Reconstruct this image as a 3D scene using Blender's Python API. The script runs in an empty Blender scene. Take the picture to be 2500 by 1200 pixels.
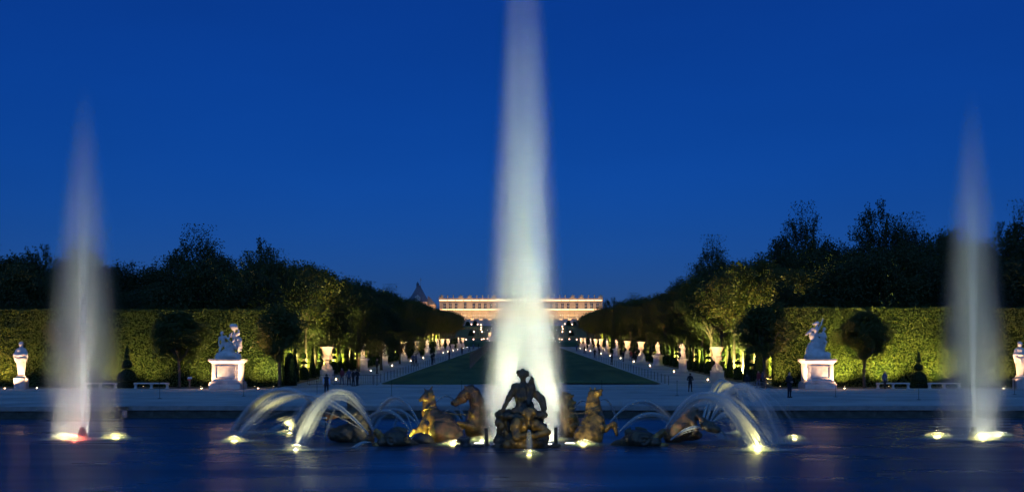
import bpy, math, random
import numpy as np
from mathutils import Vector, Matrix

R = math.radians
scene = bpy.context.scene
COL = scene.collection

# ------------------------------------------------------------------ camera
CAM_Z = 3.28
cam_data = bpy.data.cameras.new('camera')
cam = bpy.data.objects.new('camera', cam_data)
COL.objects.link(cam)
cam.location = (0, 0, CAM_Z)
cam.rotation_euler = (R(90), 0, 0)
cam_data.sensor_width = 36
cam_data.lens = 43.2
cam_data.shift_x = -0.0088
cam_data.shift_y = 0.118
cam_data.clip_end = 9000
scene.camera = cam

# ------------------------------------------------------------------ sky (blue hour)
world = bpy.data.worlds.new('World')
scene.world = world
world.use_nodes = True
wn = world.node_tree
bg = wn.nodes['Background']
sky = wn.nodes.new('ShaderNodeTexSky')
sky.sky_type = 'NISHITA'
sky.sun_disc = False
sky.sun_elevation = R(6)
sky.sun_rotation = R(180)
sky.ozone_density = 7.9
sky.dust_density = 0.3
tint = wn.nodes.new('ShaderNodeMix')
tint.data_type = 'RGBA'
tint.blend_type = 'MULTIPLY'
tint.inputs[0].default_value = 1.0
tint.inputs[7].default_value = (0.92, 0.58, 1.04, 1)
wn.links.new(sky.outputs[0], tint.inputs[6])
# very faint wisps of cloud
wtc = wn.nodes.new('ShaderNodeTexCoord')
wmp = wn.nodes.new('ShaderNodeMapping'); wmp.inputs['Scale'].default_value = (1.2, 1.2, 5.0)
wno = wn.nodes.new('ShaderNodeTexNoise'); wno.inputs['Scale'].default_value = 2.2; wno.inputs['Detail'].default_value = 5
wmr = wn.nodes.new('ShaderNodeMapRange'); wmr.inputs['From Min'].default_value = 0.35; wmr.inputs['From Max'].default_value = 0.75
wmr.inputs['To Min'].default_value = 0.97; wmr.inputs['To Max'].default_value = 1.07
wn.links.new(wtc.outputs['Generated'], wmp.inputs[0]); wn.links.new(wmp.outputs[0], wno.inputs['Vector']); wn.links.new(wno.outputs['Fac'], wmr.inputs['Value'])
wvm = wn.nodes.new('ShaderNodeVectorMath'); wvm.operation = 'SCALE'
wn.links.new(tint.outputs[2], wvm.inputs[0]); wn.links.new(wmr.outputs[0], wvm.inputs['Scale'])
wn.links.new(wvm.outputs[0], bg.inputs[0])
bg.inputs[1].default_value = 0.080

# afterglow of the western sky behind the photographer: one very soft, very weak sun
sun_data = bpy.data.lights.new('sun', 'SUN')
sun_data.energy = 0.85
sun_data.angle = R(110)
sun_data.color = (0.13, 0.42, 1.0)
sun = bpy.data.objects.new('sun', sun_data)
COL.objects.link(sun)
sun.rotation_euler = (R(38), 0, 0)

# ------------------------------------------------------------------ exposure / render
vs = scene.view_settings
vs.view_transform = 'Standard'
vs.look = 'None'
vs.exposure = 0.0
vs.gamma = 1.0
vs.use_curve_mapping = False
cy = scene.cycles
cy.use_denoising = True
cy.denoising_input_passes = 'RGB_ALBEDO'
cy.max_bounces = 6
cy.diffuse_bounces = 2
cy.glossy_bounces = 3
cy.transmission_bounces = 4
cy.volume_bounces = 1
cy.transparent_max_bounces = 40
cy.sample_clamp_indirect = 4.0
cy.volume_max_steps = 96

# ------------------------------------------------------------------ helpers
rng = np.random.default_rng(7)
random.seed(7)

def at(px, py, D):
    """Survey note (photo column, photo row, metres from the tripod) -> position in the garden."""
    return Vector(((px - 1272) * D / 3000.0, D, CAM_Z - (py - 895) * D / 3000.0))

def gz(y):
    """Height of the ground along the garden axis."""
    if y <= 80: return 0.75
    if y <= 125: return 0.75 + 0.0165 * (y - 80)
    a = 0.75 + 0.0165 * 45
    if y <= 482: return a + 0.027 * (y - 125)
    b = a + 0.027 * (482 - 125)
    pts = [(482, b), (494, 13.6), (560, 14.4), (600, 18.0), (640, 21.0), (690, 26.5), (712, 28.0), (3000, 30.0)]
    for (y0, z0), (y1, z1) in zip(pts, pts[1:]):
        if y <= y1: return z0 + (z1 - z0) * (y - y0) / (y1 - y0)
    return 30.0

def tag(o, label=None, cat=None, group=None, kind=None):
    if label: o['label'] = label
    if cat: o['category'] = cat
    if group: o['group'] = group
    if kind: o['kind'] = kind
    return o

def thing(name, label, cat, loc=(0, 0, 0), rz=0.0, group=None, scale=1.0):
    o = bpy.data.objects.new(name, None)
    COL.objects.link(o)
    o.location = loc
    o.rotation_euler = (0, 0, rz)
    o.scale = (scale,) * 3
    o.empty_display_size = 0.2
    return tag(o, label, cat, group)

def link(name, me, parent=None, loc=(0, 0, 0), rz=0.0, mat=None, scale=None):
    o = bpy.data.objects.new(name, me)
    COL.objects.link(o)
    if parent is not None: o.parent = parent
    o.location = loc
    o.rotation_euler = (0, 0, rz)
    if scale is not None: o.scale = scale
    if mat is not None and not me.materials: me.materials.append(mat)
    return o

def clone(root, loc=None, rz=None, scale=None, label=None, group=None, parent=None):
    c = root.copy()
    COL.objects.link(c)
    if parent is not None: c.parent = parent
    if loc is not None: c.location = loc
    if rz is not None: c.rotation_euler = (0, 0, rz)
    if scale is not None: c.scale = scale if hasattr(scale, '__len__') else (scale,) * 3
    if label: c['label'] = label
    if group: c['group'] = group
    for ch in root.children:
        clone(ch, parent=c)
    return c

def mesh_np(name, V, F, mats=None, smooth=False, midx=None):
    """numpy vertices and faces (all of one size) -> mesh."""
    V = np.asarray(V, np.float32); F = np.asarray(F, np.int32)
    me = bpy.data.meshes.new(name)
    me.vertices.add(len(V)); me.vertices.foreach_set('co', V.ravel())
    n, k = F.shape
    me.loops.add(n * k); me.loops.foreach_set('vertex_index', F.ravel())
    me.polygons.add(n)
    me.polygons.foreach_set('loop_start', np.arange(0, n * k, k, dtype=np.int32))
    me.polygons.foreach_set('loop_total', np.full(n, k, np.int32))
    if midx is not None: me.polygons.foreach_set('material_index', np.asarray(midx, np.int32))
    if smooth: me.polygons.foreach_set('use_smooth', np.ones(n, bool))
    me.update(calc_edges=True)
    for m in (mats or []): me.materials.append(m)
    return me

class MB:
    """Collects boxes, lathes, tubes and prisms into one mesh."""
    def __init__(s): s.v = []; s.f = []
    def add(s, V, F):
        o = len(s.v); s.v += [tuple(p) for p in V]; s.f += [tuple(i + o for i in f) for f in F]; return s
    def box(s, x0, x1, y0, y1, z0, z1, taper=1.0, bev=0.0):
        cx, cy_ = (x0 + x1) / 2, (y0 + y1) / 2
        t = lambda x, c: c + (x - c) * taper
        if bev <= 0:
            V = [(x0, y0, z0), (x1, y0, z0), (x1, y1, z0), (x0, y1, z0),
                 (t(x0, cx), t(y0, cy_), z1), (t(x1, cx), t(y0, cy_), z1), (t(x1, cx), t(y1, cy_), z1), (t(x0, cx), t(y1, cy_), z1)]
            return s.add(V, [(0, 3, 2, 1), (4, 5, 6, 7), (0, 1, 5, 4), (1, 2, 6, 5), (2, 3, 7, 6), (3, 0, 4, 7)])
        b = bev
        V = []
        for z, e in ((z0, b), (z0 + b, 0), (z1 - b, 0), (z1, b)):
            V += [(x0 + e, y0 + e, z), (x1 - e, y0 + e, z), (x1 - e, y1 - e, z), (x0 + e, y1 - e, z)]
        F = [(3, 2, 1, 0), (12, 13, 14, 15)]
        for r in range(3):
            for k in range(4):
                F.append((r * 4 + k, r * 4 + (k + 1) % 4, r * 4 + 4 + (k + 1) % 4, r * 4 + 4 + k))
        return s.add(V, F)
    def lathe(s, prof, n=20, c=(0, 0, 0), square=False):
        V = []; F = []
        for r, z in prof:
            for k in range(n):
                a = 2 * math.pi * k / n + (math.pi / n if square else 0)
                rr = r * (math.sqrt(2) if square else 1)
                V.append((c[0] + rr * math.cos(a), c[1] + rr * math.sin(a), c[2] + z))
        for i in range(len(prof) - 1):
            for k in range(n):
                F.append((i * n + k, i * n + (k + 1) % n, (i + 1) * n + (k + 1) % n, (i + 1) * n + k))
        F.append(tuple(range(n - 1, -1, -1)))
        F.append(tuple((len(prof) - 1) * n + k for k in range(n)))
        return s.add(V, F)
    def sq(s, prof, c=(0, 0, 0)):
        """Square-plan moulded profile (half width, height)."""
        return s.lathe(prof, 4, c, True)
    def tube(s, pts, rad, n=8):
        pts = [Vector(p) for p in pts]
        rad = rad if hasattr(rad, '__len__') else [rad] * len(pts)
        V = []; F = []; up = None
        for i, p in enumerate(pts):
            d = (pts[min(i + 1, len(pts) - 1)] - pts[max(i - 1, 0)]).normalized()
            if up is None:
                up = Vector((0, 0, 1)) if abs(d.z) < 0.9 else Vector((1, 0, 0))
            u = d.cross(up).normalized(); w = u.cross(d).normalized(); up = w
            for k in range(n):
                a = 2 * math.pi * k / n
                V.append(p + (u * math.cos(a) + w * math.sin(a)) * rad[i])
        for i in range(len(pts) - 1):
            for k in range(n):
                F.append((i * n + k, i * n + (k + 1) % n, (i + 1) * n + (k + 1) % n, (i + 1) * n + k))
        F.append(tuple(range(n - 1, -1, -1)))
        F.append(tuple((len(pts) - 1) * n + k for k in range(n)))
        return s.add(V, F)
    def mesh(s, name, mat=None, smooth=False):
        me = bpy.data.meshes.new(name)
        me.from_pydata(s.v, [], s.f)
        if smooth: me.polygons.foreach_set('use_smooth', [True] * len(me.polygons))
        me.update()
        if mat: me.materials.append(mat)
        return me
    def obj(s, name, mat, parent=None, smooth=False, loc=(0, 0, 0)):
        return link(name, s.mesh(name, mat, smooth), parent, loc)

def sines(P, f, seed=0):
    """Cheap smooth 3-D noise in about -1..1."""
    r = np.random.default_rng(seed)
    out = np.zeros(P.shape[:-1], np.float32)
    for i in range(5):
        k = r.normal(size=3); k *= f * (0.6 + 0.35 * i) / np.linalg.norm(k)
        out += np.sin(P @ k.astype(np.float32) + r.uniform(0, 6.28)).astype(np.float32)
    return out / 3.0

# ------------------------------------------------------------------ materials
def mat(name, base=(0.5, 0.5, 0.5), rough=0.6, metal=0.0, var=None, scale=3.0, bump=0.0, bscale=20.0, spec=0.5, detail=6.0, stretch=None):
    m = bpy.data.materials.new(name)
    m.use_nodes = True
    nt = m.node_tree; b = nt.nodes['Principled BSDF']
    b.inputs['Base Color'].default_value = (*base, 1)
    b.inputs['Roughness'].default_value = rough
    b.inputs['Metallic'].default_value = metal
    b.inputs['Specular IOR Level'].default_value = spec
    tc = nt.nodes.new('ShaderNodeTexCoord')
    src = tc.outputs['Object']
    if stretch:
        mp = nt.nodes.new('ShaderNodeMapping'); mp.inputs['Scale'].default_value = stretch
        nt.links.new(src, mp.inputs[0]); src = mp.outputs[0]
    if var:
        n = nt.nodes.new('ShaderNodeTexNoise'); n.inputs['Scale'].default_value = scale; n.inputs['Detail'].default_value = detail
        nt.links.new(src, n.inputs['Vector'])
        cr = nt.nodes.new('ShaderNodeValToRGB')
        cr.color_ramp.elements[0].position = 0.34; cr.color_ramp.elements[0].color = (*var, 1)
        cr.color_ramp.elements[1].position = 0.66; cr.color_ramp.elements[1].color = (*base, 1)
        nt.links.new(n.outputs['Fac'], cr.inputs[0]); nt.links.new(cr.outputs[0], b.inputs['Base Color'])
    if bump:
        n2 = nt.nodes.new('ShaderNodeTexNoise'); n2.inputs['Scale'].default_value = bscale; n2.inputs['Detail'].default_value = 8
        nt.links.new(src, n2.inputs['Vector'])
        bp = nt.nodes.new('ShaderNodeBump'); bp.inputs['Strength'].default_value = bump; bp.inputs['Distance'].default_value = 0.05
        nt.links.new(n2.outputs['Fac'], bp.inputs['Height']); nt.links.new(bp.outputs[0], b.inputs['Normal'])
    return m

def leaf_mat(name, cols, trans=0.3, rough=0.5):
    m = bpy.data.materials.new(name); m.use_nodes = True
    nt = m.node_tree; b = nt.nodes['Principled BSDF']; out = nt.nodes['Material Output']
    g = nt.nodes.new('ShaderNodeNewGeometry')
    cr = nt.nodes.new('ShaderNodeValToRGB')
    el = cr.color_ramp.elements
    el[0].color = (*cols[0], 1); el[1].color = (*cols[-1], 1)
    for i, c in enumerate(cols[1:-1]):
        e = el.new((i + 1) / (len(cols) - 1)); e.color = (*c, 1)
    oi = nt.nodes.new('ShaderNodeObjectInfo')
    mr = nt.nodes.new('ShaderNodeMath'); mr.operation = 'MULTIPLY_ADD'; mr.inputs[1].default_value = 0.62; mr.use_clamp = True
    sh = nt.nodes.new('ShaderNodeMath'); sh.operation = 'MULTIPLY'; sh.inputs[1].default_value = 0.42
    nt.links.new(oi.outputs['Random'], sh.inputs[0]); nt.links.new(sh.outputs[0], mr.inputs[2])
    nt.links.new(g.outputs['Random Per Island'], mr.inputs[0]); nt.links.new(mr.outputs[0], cr.inputs[0])
    nt.links.new(cr.outputs[0], b.inputs['Base Color'])
    b.inputs['Roughness'].default_value = rough
    b.inputs['Specular IOR Level'].default_value = 0.3
    t = nt.nodes.new('ShaderNodeBsdfTranslucent'); nt.links.new(cr.outputs[0], t.inputs['Color'])
    mx = nt.nodes.new('ShaderNodeMixShader'); mx.inputs[0].default_value = trans
    nt.links.new(b.outputs[0], mx.inputs[1]); nt.links.new(t.outputs[0], mx.inputs[2])
    nt.links.new(mx.outputs[0], out.inputs['Surface'])
    return m

def glow(name, col, strength):
    m = bpy.data.materials.new(name); m.use_nodes = True
    b = m.node_tree.nodes['Principled BSDF']
    b.inputs['Base Color'].default_value = (0.05, 0.05, 0.05, 1)
    b.inputs['Emission Color'].default_value = (*col, 1)
    b.inputs['Emission Strength'].default_value = strength
    if name.endswith('lamp_glass'): m.cycles.emission_sampling = 'NONE'
    return m

M = {}
_T = ['', 'first', 'second', 'third', 'fourth', 'fifth', 'sixth', 'seventh', 'eighth', 'ninth', 'tenth', 'eleventh', 'twelfth', 'thirteenth', 'fourteenth', 'fifteenth',
      'sixteenth', 'seventeenth', 'eighteenth', 'nineteenth']
ORD = _T[1:] + [w if not k else '%s-%s' % (b_, _T[k]) for b_, w in (('twenty', 'twentieth'), ('thirty', 'thirtieth'), ('forty', 'fortieth'), ('fifty', 'fiftieth'), ('sixty', 'sixtieth')) for k in range(10)]
M['gravel'] = mat('gravel', (0.50, 0.46, 0.40), 0.95, var=(0.33, 0.315, 0.29), scale=0.22, bump=0.5, bscale=9, spec=0.1)
M['earth'] = mat('earth', (0.20, 0.15, 0.10), 0.95, var=(0.13, 0.10, 0.07), scale=0.8, bump=0.6, bscale=6, spec=0.1)
M['lawn'] = mat('lawn', (0.105, 0.14, 0.05), 0.9, var=(0.05, 0.085, 0.035), scale=0.3, bump=0.9, bscale=14, spec=0.1, stretch=(1, 0.18, 1))
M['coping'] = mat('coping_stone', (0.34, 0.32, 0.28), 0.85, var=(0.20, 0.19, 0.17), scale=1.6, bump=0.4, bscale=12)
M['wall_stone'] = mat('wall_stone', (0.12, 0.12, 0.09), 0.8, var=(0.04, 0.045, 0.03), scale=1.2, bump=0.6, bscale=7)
M['marble'] = mat('marble', (0.72, 0.69, 0.63), 0.5, var=(0.50, 0.47, 0.42), scale=2.6, bump=0.12, bscale=22)
M['stone'] = mat('pale_stone', (0.66, 0.60, 0.51), 0.75, var=(0.50, 0.45, 0.38), scale=1.8, bump=0.2, bscale=18)
M['stone_band'] = mat('weathered_stone', (0.50, 0.46, 0.42), 0.75, var=(0.30, 0.28, 0.26), scale=1.4, bump=0.25, bscale=14, stretch=(1, 1, 0.5))
M['bronze'] = mat('patinated_bronze', (0.22, 0.10, 0.045), 0.36, metal=0.25, var=(0.07, 0.06, 0.03), scale=3.4, bump=0.35, bscale=16, detail=9)
M['bronze_dark'] = mat('dark_bronze', (0.11, 0.082, 0.042), 0.42, metal=0.2, var=(0.025, 0.030, 0.022), scale=4.0, bump=0.4, bscale=14, detail=9)
M['gold'] = mat('worn_gilding', (0.40, 0.23, 0.05), 0.33, metal=0.3, var=(0.08, 0.055, 0.025), scale=3.6, bump=0.35, bscale=16, detail=9)
M['rock'] = mat('wet_rock', (0.07, 0.06, 0.05), 0.4, var=(0.03, 0.03, 0.028), scale=3.0, bump=0.7, bscale=7)
M['iron'] = mat('black_iron', (0.02, 0.02, 0.022), 0.5, metal=0.6)
M['white_metal'] = mat('white_paint', (0.7, 0.7, 0.66), 0.5)
M['wood'] = mat('weathered_wood', (0.22, 0.15, 0.10), 0.8, var=(0.13, 0.095, 0.065), scale=4, stretch=(1, 1, 0.2))
M['bark'] = mat('bark', (0.10, 0.075, 0.055), 0.9, var=(0.05, 0.04, 0.03), scale=4, bump=0.7, bscale=9, stretch=(1, 1, 0.25))
M['leaf_hedge'] = leaf_mat('hornbeam_leaves', [(0.045, 0.075, 0.014), (0.085, 0.115, 0.020), (0.125, 0.140, 0.026), (0.17, 0.15, 0.035)], 0.25)
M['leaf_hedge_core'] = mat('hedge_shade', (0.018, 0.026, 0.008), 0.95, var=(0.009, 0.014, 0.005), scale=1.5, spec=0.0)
M['leaf_avenue'] = leaf_mat('chestnut_leaves', [(0.030, 0.055, 0.014), (0.060, 0.085, 0.018), (0.10, 0.105, 0.022), (0.14, 0.095, 0.028)], 0.35)
M['leaf_wood'] = leaf_mat('oak_leaves', [(0.022, 0.040, 0.016), (0.045, 0.065, 0.018), (0.085, 0.095, 0.024)], 0.3)
M['leaf_yew'] = leaf_mat('yew_needles', [(0.016, 0.034, 0.014), (0.034, 0.058, 0.018), (0.055, 0.075, 0.024)], 0.1)
M['yew_core'] = mat('yew_shade', (0.014, 0.026, 0.011), 0.95, spec=0.0)
M['lens_warm'] = glow('warm_lamp_glass', (1.0, 0.72, 0.40), 40)
M['lens_yellow'] = glow('yellow_lamp_glass', (1.0, 0.88, 0.40), 22)
M['lens_white'] = glow('white_lamp_glass', (1.0, 0.93, 0.72), 12)
M['lens_dim'] = glow('dim_lamp_glass', (1.0, 0.85, 0.45), 2.0)
M['lens_red'] = glow('red_lamp_glass', (1.0, 0.25, 0.15), 12)
M['lens_far'] = glow('far_lamp_glass', (1.0, 0.60, 0.36), 7)

WARM = (1.0, 0.56, 0.23)
YEL = (1.0, 0.86, 0.30)
LIME = (0.95, 1.0, 0.16)
FOUNT = (1.0, 0.95, 0.66)

def spot(loc, target, energy, col=WARM, deg=60, blend=0.6, radius=0.08, parent=None):
    d = bpy.data.lights.new('spot_beam', 'SPOT')
    d.energy = energy; d.color = col; d.spot_size = R(deg); d.spot_blend = blend; d.shadow_soft_size = radius
    o = bpy.data.objects.new('spot_beam', d); COL.objects.link(o)
    loc = Vector(loc); target = Vector(target)
    o.rotation_euler = (target - loc).to_track_quat('-Z', 'Y').to_euler()
    if parent is not None:
        o.parent = parent; loc = loc - parent.location
    o.location = loc
    return o

def disc_beam(loc, target, energy, col, size, spread, parent=None):
    d = bpy.data.lights.new('flood_beam', 'AREA')
    d.shape = 'DISK'; d.size = size; d.energy = energy; d.color = col; d.spread = R(spread)
    o = bpy.data.objects.new('flood_beam', d); COL.objects.link(o)
    loc = Vector(loc); target = Vector(target)
    o.rotation_euler = (target - loc).to_track_quat('-Z', 'Y').to_euler()
    if parent is not None:
        o.parent = parent; loc = loc - parent.location
    o.location = loc
    return o

def point(loc, energy, col, radius=0.1, parent=None):
    d = bpy.data.lights.new('lamp_glow', 'POINT')
    d.energy = energy; d.color = col; d.shadow_soft_size = radius
    o = bpy.data.objects.new('lamp_glow', d); COL.objects.link(o)
    loc = Vector(loc)
    if parent is not None:
        o.parent = parent; loc = loc - parent.location
    o.location = loc
    return o

# ================================================================== ground, basin, water
def sheet(name, xs, ys, zf, material, kind='structure', parent=None):
    X, Y = np.meshgrid(xs, ys)
    Z = np.vectorize(zf)(X, Y)
    V = np.stack([X, Y, Z], -1).reshape(-1, 3)
    nx, ny = len(xs), len(ys)
    i = np.arange((nx - 1) * (ny - 1)); r, c = i // (nx - 1), i % (nx - 1)
    a = r * nx + c
    F = np.stack([a, a + 1, a + 1 + nx, a + nx], -1)
    o = link(name, mesh_np(name, V, F, [material], True), parent)
    if kind: o['kind'] = kind
    return o

FAR_EDGE = 79.4
# east side of the basin up to the horizon
ys = [80.3, 90, 100, 112, 125, 150, 200, 300, 400, 482, 494, 530, 560, 600, 640, 690, 712, 800, 1200, 3000, 6000]
sheet('ground', [-5000, -600, -120, -60, -30, -15, 0, 15, 30, 60, 120, 600, 5000], ys, lambda x, y: gz(y), M['gravel'])
# bank behind the photographer and at both ends of the basin
sheet('plaza', [-5000, -300, -62, 62, 300, 5000], [-3000, -200, -20, 4], lambda x, y: 0.75, M['gravel'])
for s_ in (-1, 1):
    sheet('plaza', sorted([s_ * 62, s_ * 300, s_ * 5000]), [4, 40, 80.3], lambda x, y: 0.75, M['gravel'])
sheet('basin_floor', [-62, 0, 62], [4, 42, 80.3], lambda x, y: -1.0, M['wall_stone'])

wm = bpy.data.materials.new('basin_water'); wm.use_nodes = True
nt = wm.node_tree; b = nt.nodes['Principled BSDF']
b.inputs['Base Color'].default_value = (0.008, 0.040, 0.060, 1)
b.inputs['Roughness'].default_value = 0.20
b.inputs['IOR'].default_value = 1.33
tc = nt.nodes.new('ShaderNodeTexCoord')
mp = nt.nodes.new('ShaderNodeMapping'); mp.inputs['Scale'].default_value = (0.30, 1.1, 1)
nt.links.new(tc.outputs['Object'], mp.inputs[0])
n1 = nt.nodes.new('ShaderNodeTexNoise'); n1.inputs['Scale'].default_value = 1.0; n1.inputs['Detail'].default_value = 3
nt.links.new(mp.outputs[0], n1.inputs['Vector'])
bp = nt.nodes.new('ShaderNodeBump'); bp.inputs['Strength'].default_value = 0.10; bp.inputs['Distance'].default_value = 0.10
nt.links.new(n1.outputs['Fac'], bp.inputs['Height']); nt.links.new(bp.outputs[0], b.inputs['Normal'])
# long swells make calm and ruffled streaks
n2 = nt.nodes.new('ShaderNodeTexNoise'); n2.inputs['Scale'].default_value = 0.22; n2.inputs['Detail'].default_value = 2
nt.links.new(mp.outputs[0], n2.inputs['Vector'])
mr = nt.nodes.new('ShaderNodeMapRange'); mr.inputs['From Min'].default_value = 0.35; mr.inputs['From Max'].default_value = 0.65
mr.inputs['To Min'].default_value = 0.24; mr.inputs['To Max'].default_value = 0.38
nt.links.new(n2.outputs['Fac'], mr.inputs['Value']); nt.links.new(mr.outputs[0], b.inputs['Roughness'])
sheet('water', [-61.9, 0, 61.9], [4.1, 42, 80.2], lambda x, y: 0.0, wm)

# basin rim: every coping stone and every wall block is a piece
rim = thing('basin_rim', 'long low stone rim along the far edge of the dark basin', 'basin rim', (0, FAR_EDGE, 0))
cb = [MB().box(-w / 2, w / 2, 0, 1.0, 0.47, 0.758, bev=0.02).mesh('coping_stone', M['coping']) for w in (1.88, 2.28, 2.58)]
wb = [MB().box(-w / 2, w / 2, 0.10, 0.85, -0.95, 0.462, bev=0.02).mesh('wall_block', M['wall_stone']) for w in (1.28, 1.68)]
def run(meshes, widths, name, z, x0, x1, yoff):
    x = x0
    while x < x1:
        k = random.randrange(len(meshes)); w = widths[k] + 0.02
        link(name, meshes[k], rim, (x + w / 2, yoff(x + w / 2) + random.uniform(-0.012, 0.012), z + random.uniform(-0.006, 0.006)))
        x += w
step = lambda x: -1.6 if x < -25.3 else (-0.7 if x > 29.5 else 0.0)
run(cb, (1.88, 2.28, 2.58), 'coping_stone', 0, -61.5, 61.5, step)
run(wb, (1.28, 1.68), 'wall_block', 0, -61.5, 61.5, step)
sheet('path', [-62, -25.3], [FAR_EDGE - 0.75, 81], lambda x, y: 0.745, M['gravel'])
sheet('path', [29.5, 62], [FAR_EDGE + 0.15, 81], lambda x, y: 0.745, M['gravel'])

# earth strip under the hedges and trees
for s_ in (-1, 1):
    sheet('flower_bed', sorted([s_ * 23.2, s_ * 40, s_ * 70]), [113.4, 118, 122.5], lambda x, y: gz(y) + 0.012, M['earth'])
    sheet('flower_bed', sorted([s_ * 23.0, s_ * 31.5]), [122.5, 200, 300, 400, 480], lambda x, y: gz(y) + 0.012, M['earth'])

# the long lawn
LW = 14.25
sheet('lawn', np.linspace(-LW, LW, 24), np.concatenate([[125.0], np.linspace(126, 478, 60)]),
      lambda x, y: gz(y) + 0.03 + 0.10 * min(1, (LW - abs(x)) / 0.5) * min(1, (y - 125) / 0.6) + 0.06 * (1 + math.sin(x * 0.22)), M['lawn'])

# ================================================================== fountain water in the air
def math_node(nt, op, a, b=None, c=None, clamp=False):
    n = nt.nodes.new('ShaderNodeMath'); n.operation = op; n.use_clamp = clamp
    for i, v in enumerate((a, b, c)):
        if v is None: continue
        if isinstance(v, (int, float)): n.inputs[i].default_value = v
        else: nt.links.new(v, n.inputs[i])
    return n.outputs[0]

def spray_mat(name, dens, r0, r1, h, pw=1.0, edge=0.35, streak=0.35, base_boost=0.0, fade=0.25, core=0.0, thin=0.0):
    """Spray around a vertical jet: denser towards the axis, thinning out to the rim and at the top."""
    m = bpy.data.materials.new(name); m.use_nodes = True
    nt = m.node_tree; nt.nodes.remove(nt.nodes['Principled BSDF'])
    out = nt.nodes['Material Output']
    pv = nt.nodes.new('ShaderNodeVolumePrincipled')
    pv.inputs['Color'].default_value = (0.97, 0.98, 0.97, 1)
    pv.inputs['Anisotropy'].default_value = 0.0
    tc = nt.nodes.new('ShaderNodeTexCoord')
    sx = nt.nodes.new('ShaderNodeSeparateXYZ'); nt.links.new(tc.outputs['Object'], sx.inputs[0])
    x, y, z = sx.outputs
    r = math_node(nt, 'SQRT', math_node(nt, 'ADD', math_node(nt, 'MULTIPLY', x, x), math_node(nt, 'MULTIPLY', y, y)))
    t = math_node(nt, 'DIVIDE', z, h, clamp=True)
    rad = math_node(nt, 'MULTIPLY_ADD', math_node(nt, 'POWER', t, pw), r1 - r0, r0)
    q = math_node(nt, 'DIVIDE', r, rad)
    f = nt.nodes.new('ShaderNodeMapRange'); f.interpolation_type = 'SMOOTHERSTEP'
    f.inputs['From Min'].default_value = 1.0; f.inputs['From Max'].default_value = edge
    nt.links.new(q, f.inputs['Value'])
    d = f.outputs[0]
    if core:
        g = nt.nodes.new('ShaderNodeMapRange'); g.interpolation_type = 'SMOOTHERSTEP'
        g.inputs['From Min'].default_value = 0.42; g.inputs['From Max'].default_value = 0.0
        nt.links.new(q, g.inputs['Value'])
        d = math_node(nt, 'MULTIPLY_ADD', g.outputs[0], core, d)
    # long soft vertical streaks of falling droplets
    mp = nt.nodes.new('ShaderNodeMapping'); mp.inputs['Scale'].default_value = (1.6, 1.6, 0.10)
    nt.links.new(tc.outputs['Object'], mp.inputs[0])
    no = nt.nodes.new('ShaderNodeTexNoise'); no.inputs['Scale'].default_value = 1.0; no.inputs['Detail'].default_value = 2
    nt.links.new(mp.outputs[0], no.inputs['Vector'])
    s = nt.nodes.new('ShaderNodeMapRange'); s.inputs['From Min'].default_value = 0.3; s.inputs['From Max'].default_value = 0.7
    s.inputs['To Min'].default_value = 1 - streak; s.inputs['To Max'].default_value = 1 + streak
    nt.links.new(no.outputs['Fac'], s.inputs['Value'])
    d = math_node(nt, 'MULTIPLY', d, s.outputs[0])
    top = nt.nodes.new('ShaderNodeMapRange'); top.interpolation_type = 'SMOOTHSTEP'
    top.inputs['From Min'].default_value = 1.0; top.inputs['From Max'].default_value = 1.0 - fade
    nt.links.new(t, top.inputs['Value'])
    d = math_node(nt, 'MULTIPLY', d, top.outputs[0])
    if thin: d = math_node(nt, 'MULTIPLY', d, math_node(nt, 'POWER', math_node(nt, 'SUBTRACT', 1.0, math_node(nt, 'MULTIPLY', t, 0.97)), thin))
    if base_boost:
        bb = math_node(nt, 'POWER', math_node(nt, 'SUBTRACT', 1.0, t), 6.0)
        d = math_node(nt, 'MULTIPLY', d, math_node(nt, 'MULTIPLY_ADD', bb, base_boost, 1.0))
    d = math_node(nt, 'MULTIPLY', d, dens)
    nt.links.new(d, pv.inputs['Density'])
    nt.links.new(pv.outputs[0], out.inputs['Volume'])
    return m

def arc_mat(name, dens):
    """Spray along a parabola: local x runs 0..1 from nozzle to splash, the jet breaks up and thins as it goes."""
    m = bpy.data.materials.new(name); m.use_nodes = True
    nt = m.node_tree; nt.nodes.remove(nt.nodes['Principled BSDF'])
    out = nt.nodes['Material Output']
    pv = nt.nodes.new('ShaderNodeVolumePrincipled')
    pv.inputs['Color'].default_value = (0.97, 0.98, 0.95, 1)
    tc = nt.nodes.new('ShaderNodeTexCoord')
    sx = nt.nodes.new('ShaderNodeSeparateXYZ'); nt.links.new(tc.outputs['Object'], sx.inputs[0])
    u = math_node(nt, 'SUBTRACT', 1.0, sx.outputs[0], clamp=True)
    d = math_node(nt, 'MULTIPLY_ADD', math_node(nt, 'POWER', u, 1.6), 0.88, 0.12)
    nt.links.new(math_node(nt, 'MULTIPLY', d, dens), pv.inputs['Density'])
    nt.links.new(pv.outputs[0], out.inputs['Volume'])
    return m

def water_core_mat(name, dens):
    m = bpy.data.materials.new(name); m.use_nodes = True
    nt = m.node_tree; nt.nodes.remove(nt.nodes['Principled BSDF'])
    pv = nt.nodes.new('ShaderNodeVolumePrincipled')
    pv.inputs['Color'].default_value = (0.98, 0.99, 0.98, 1)
    pv.inputs['Density'].default_value = dens
    nt.links.new(pv.outputs[0], nt.nodes['Material Output'].inputs['Volume'])
    return m

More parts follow.
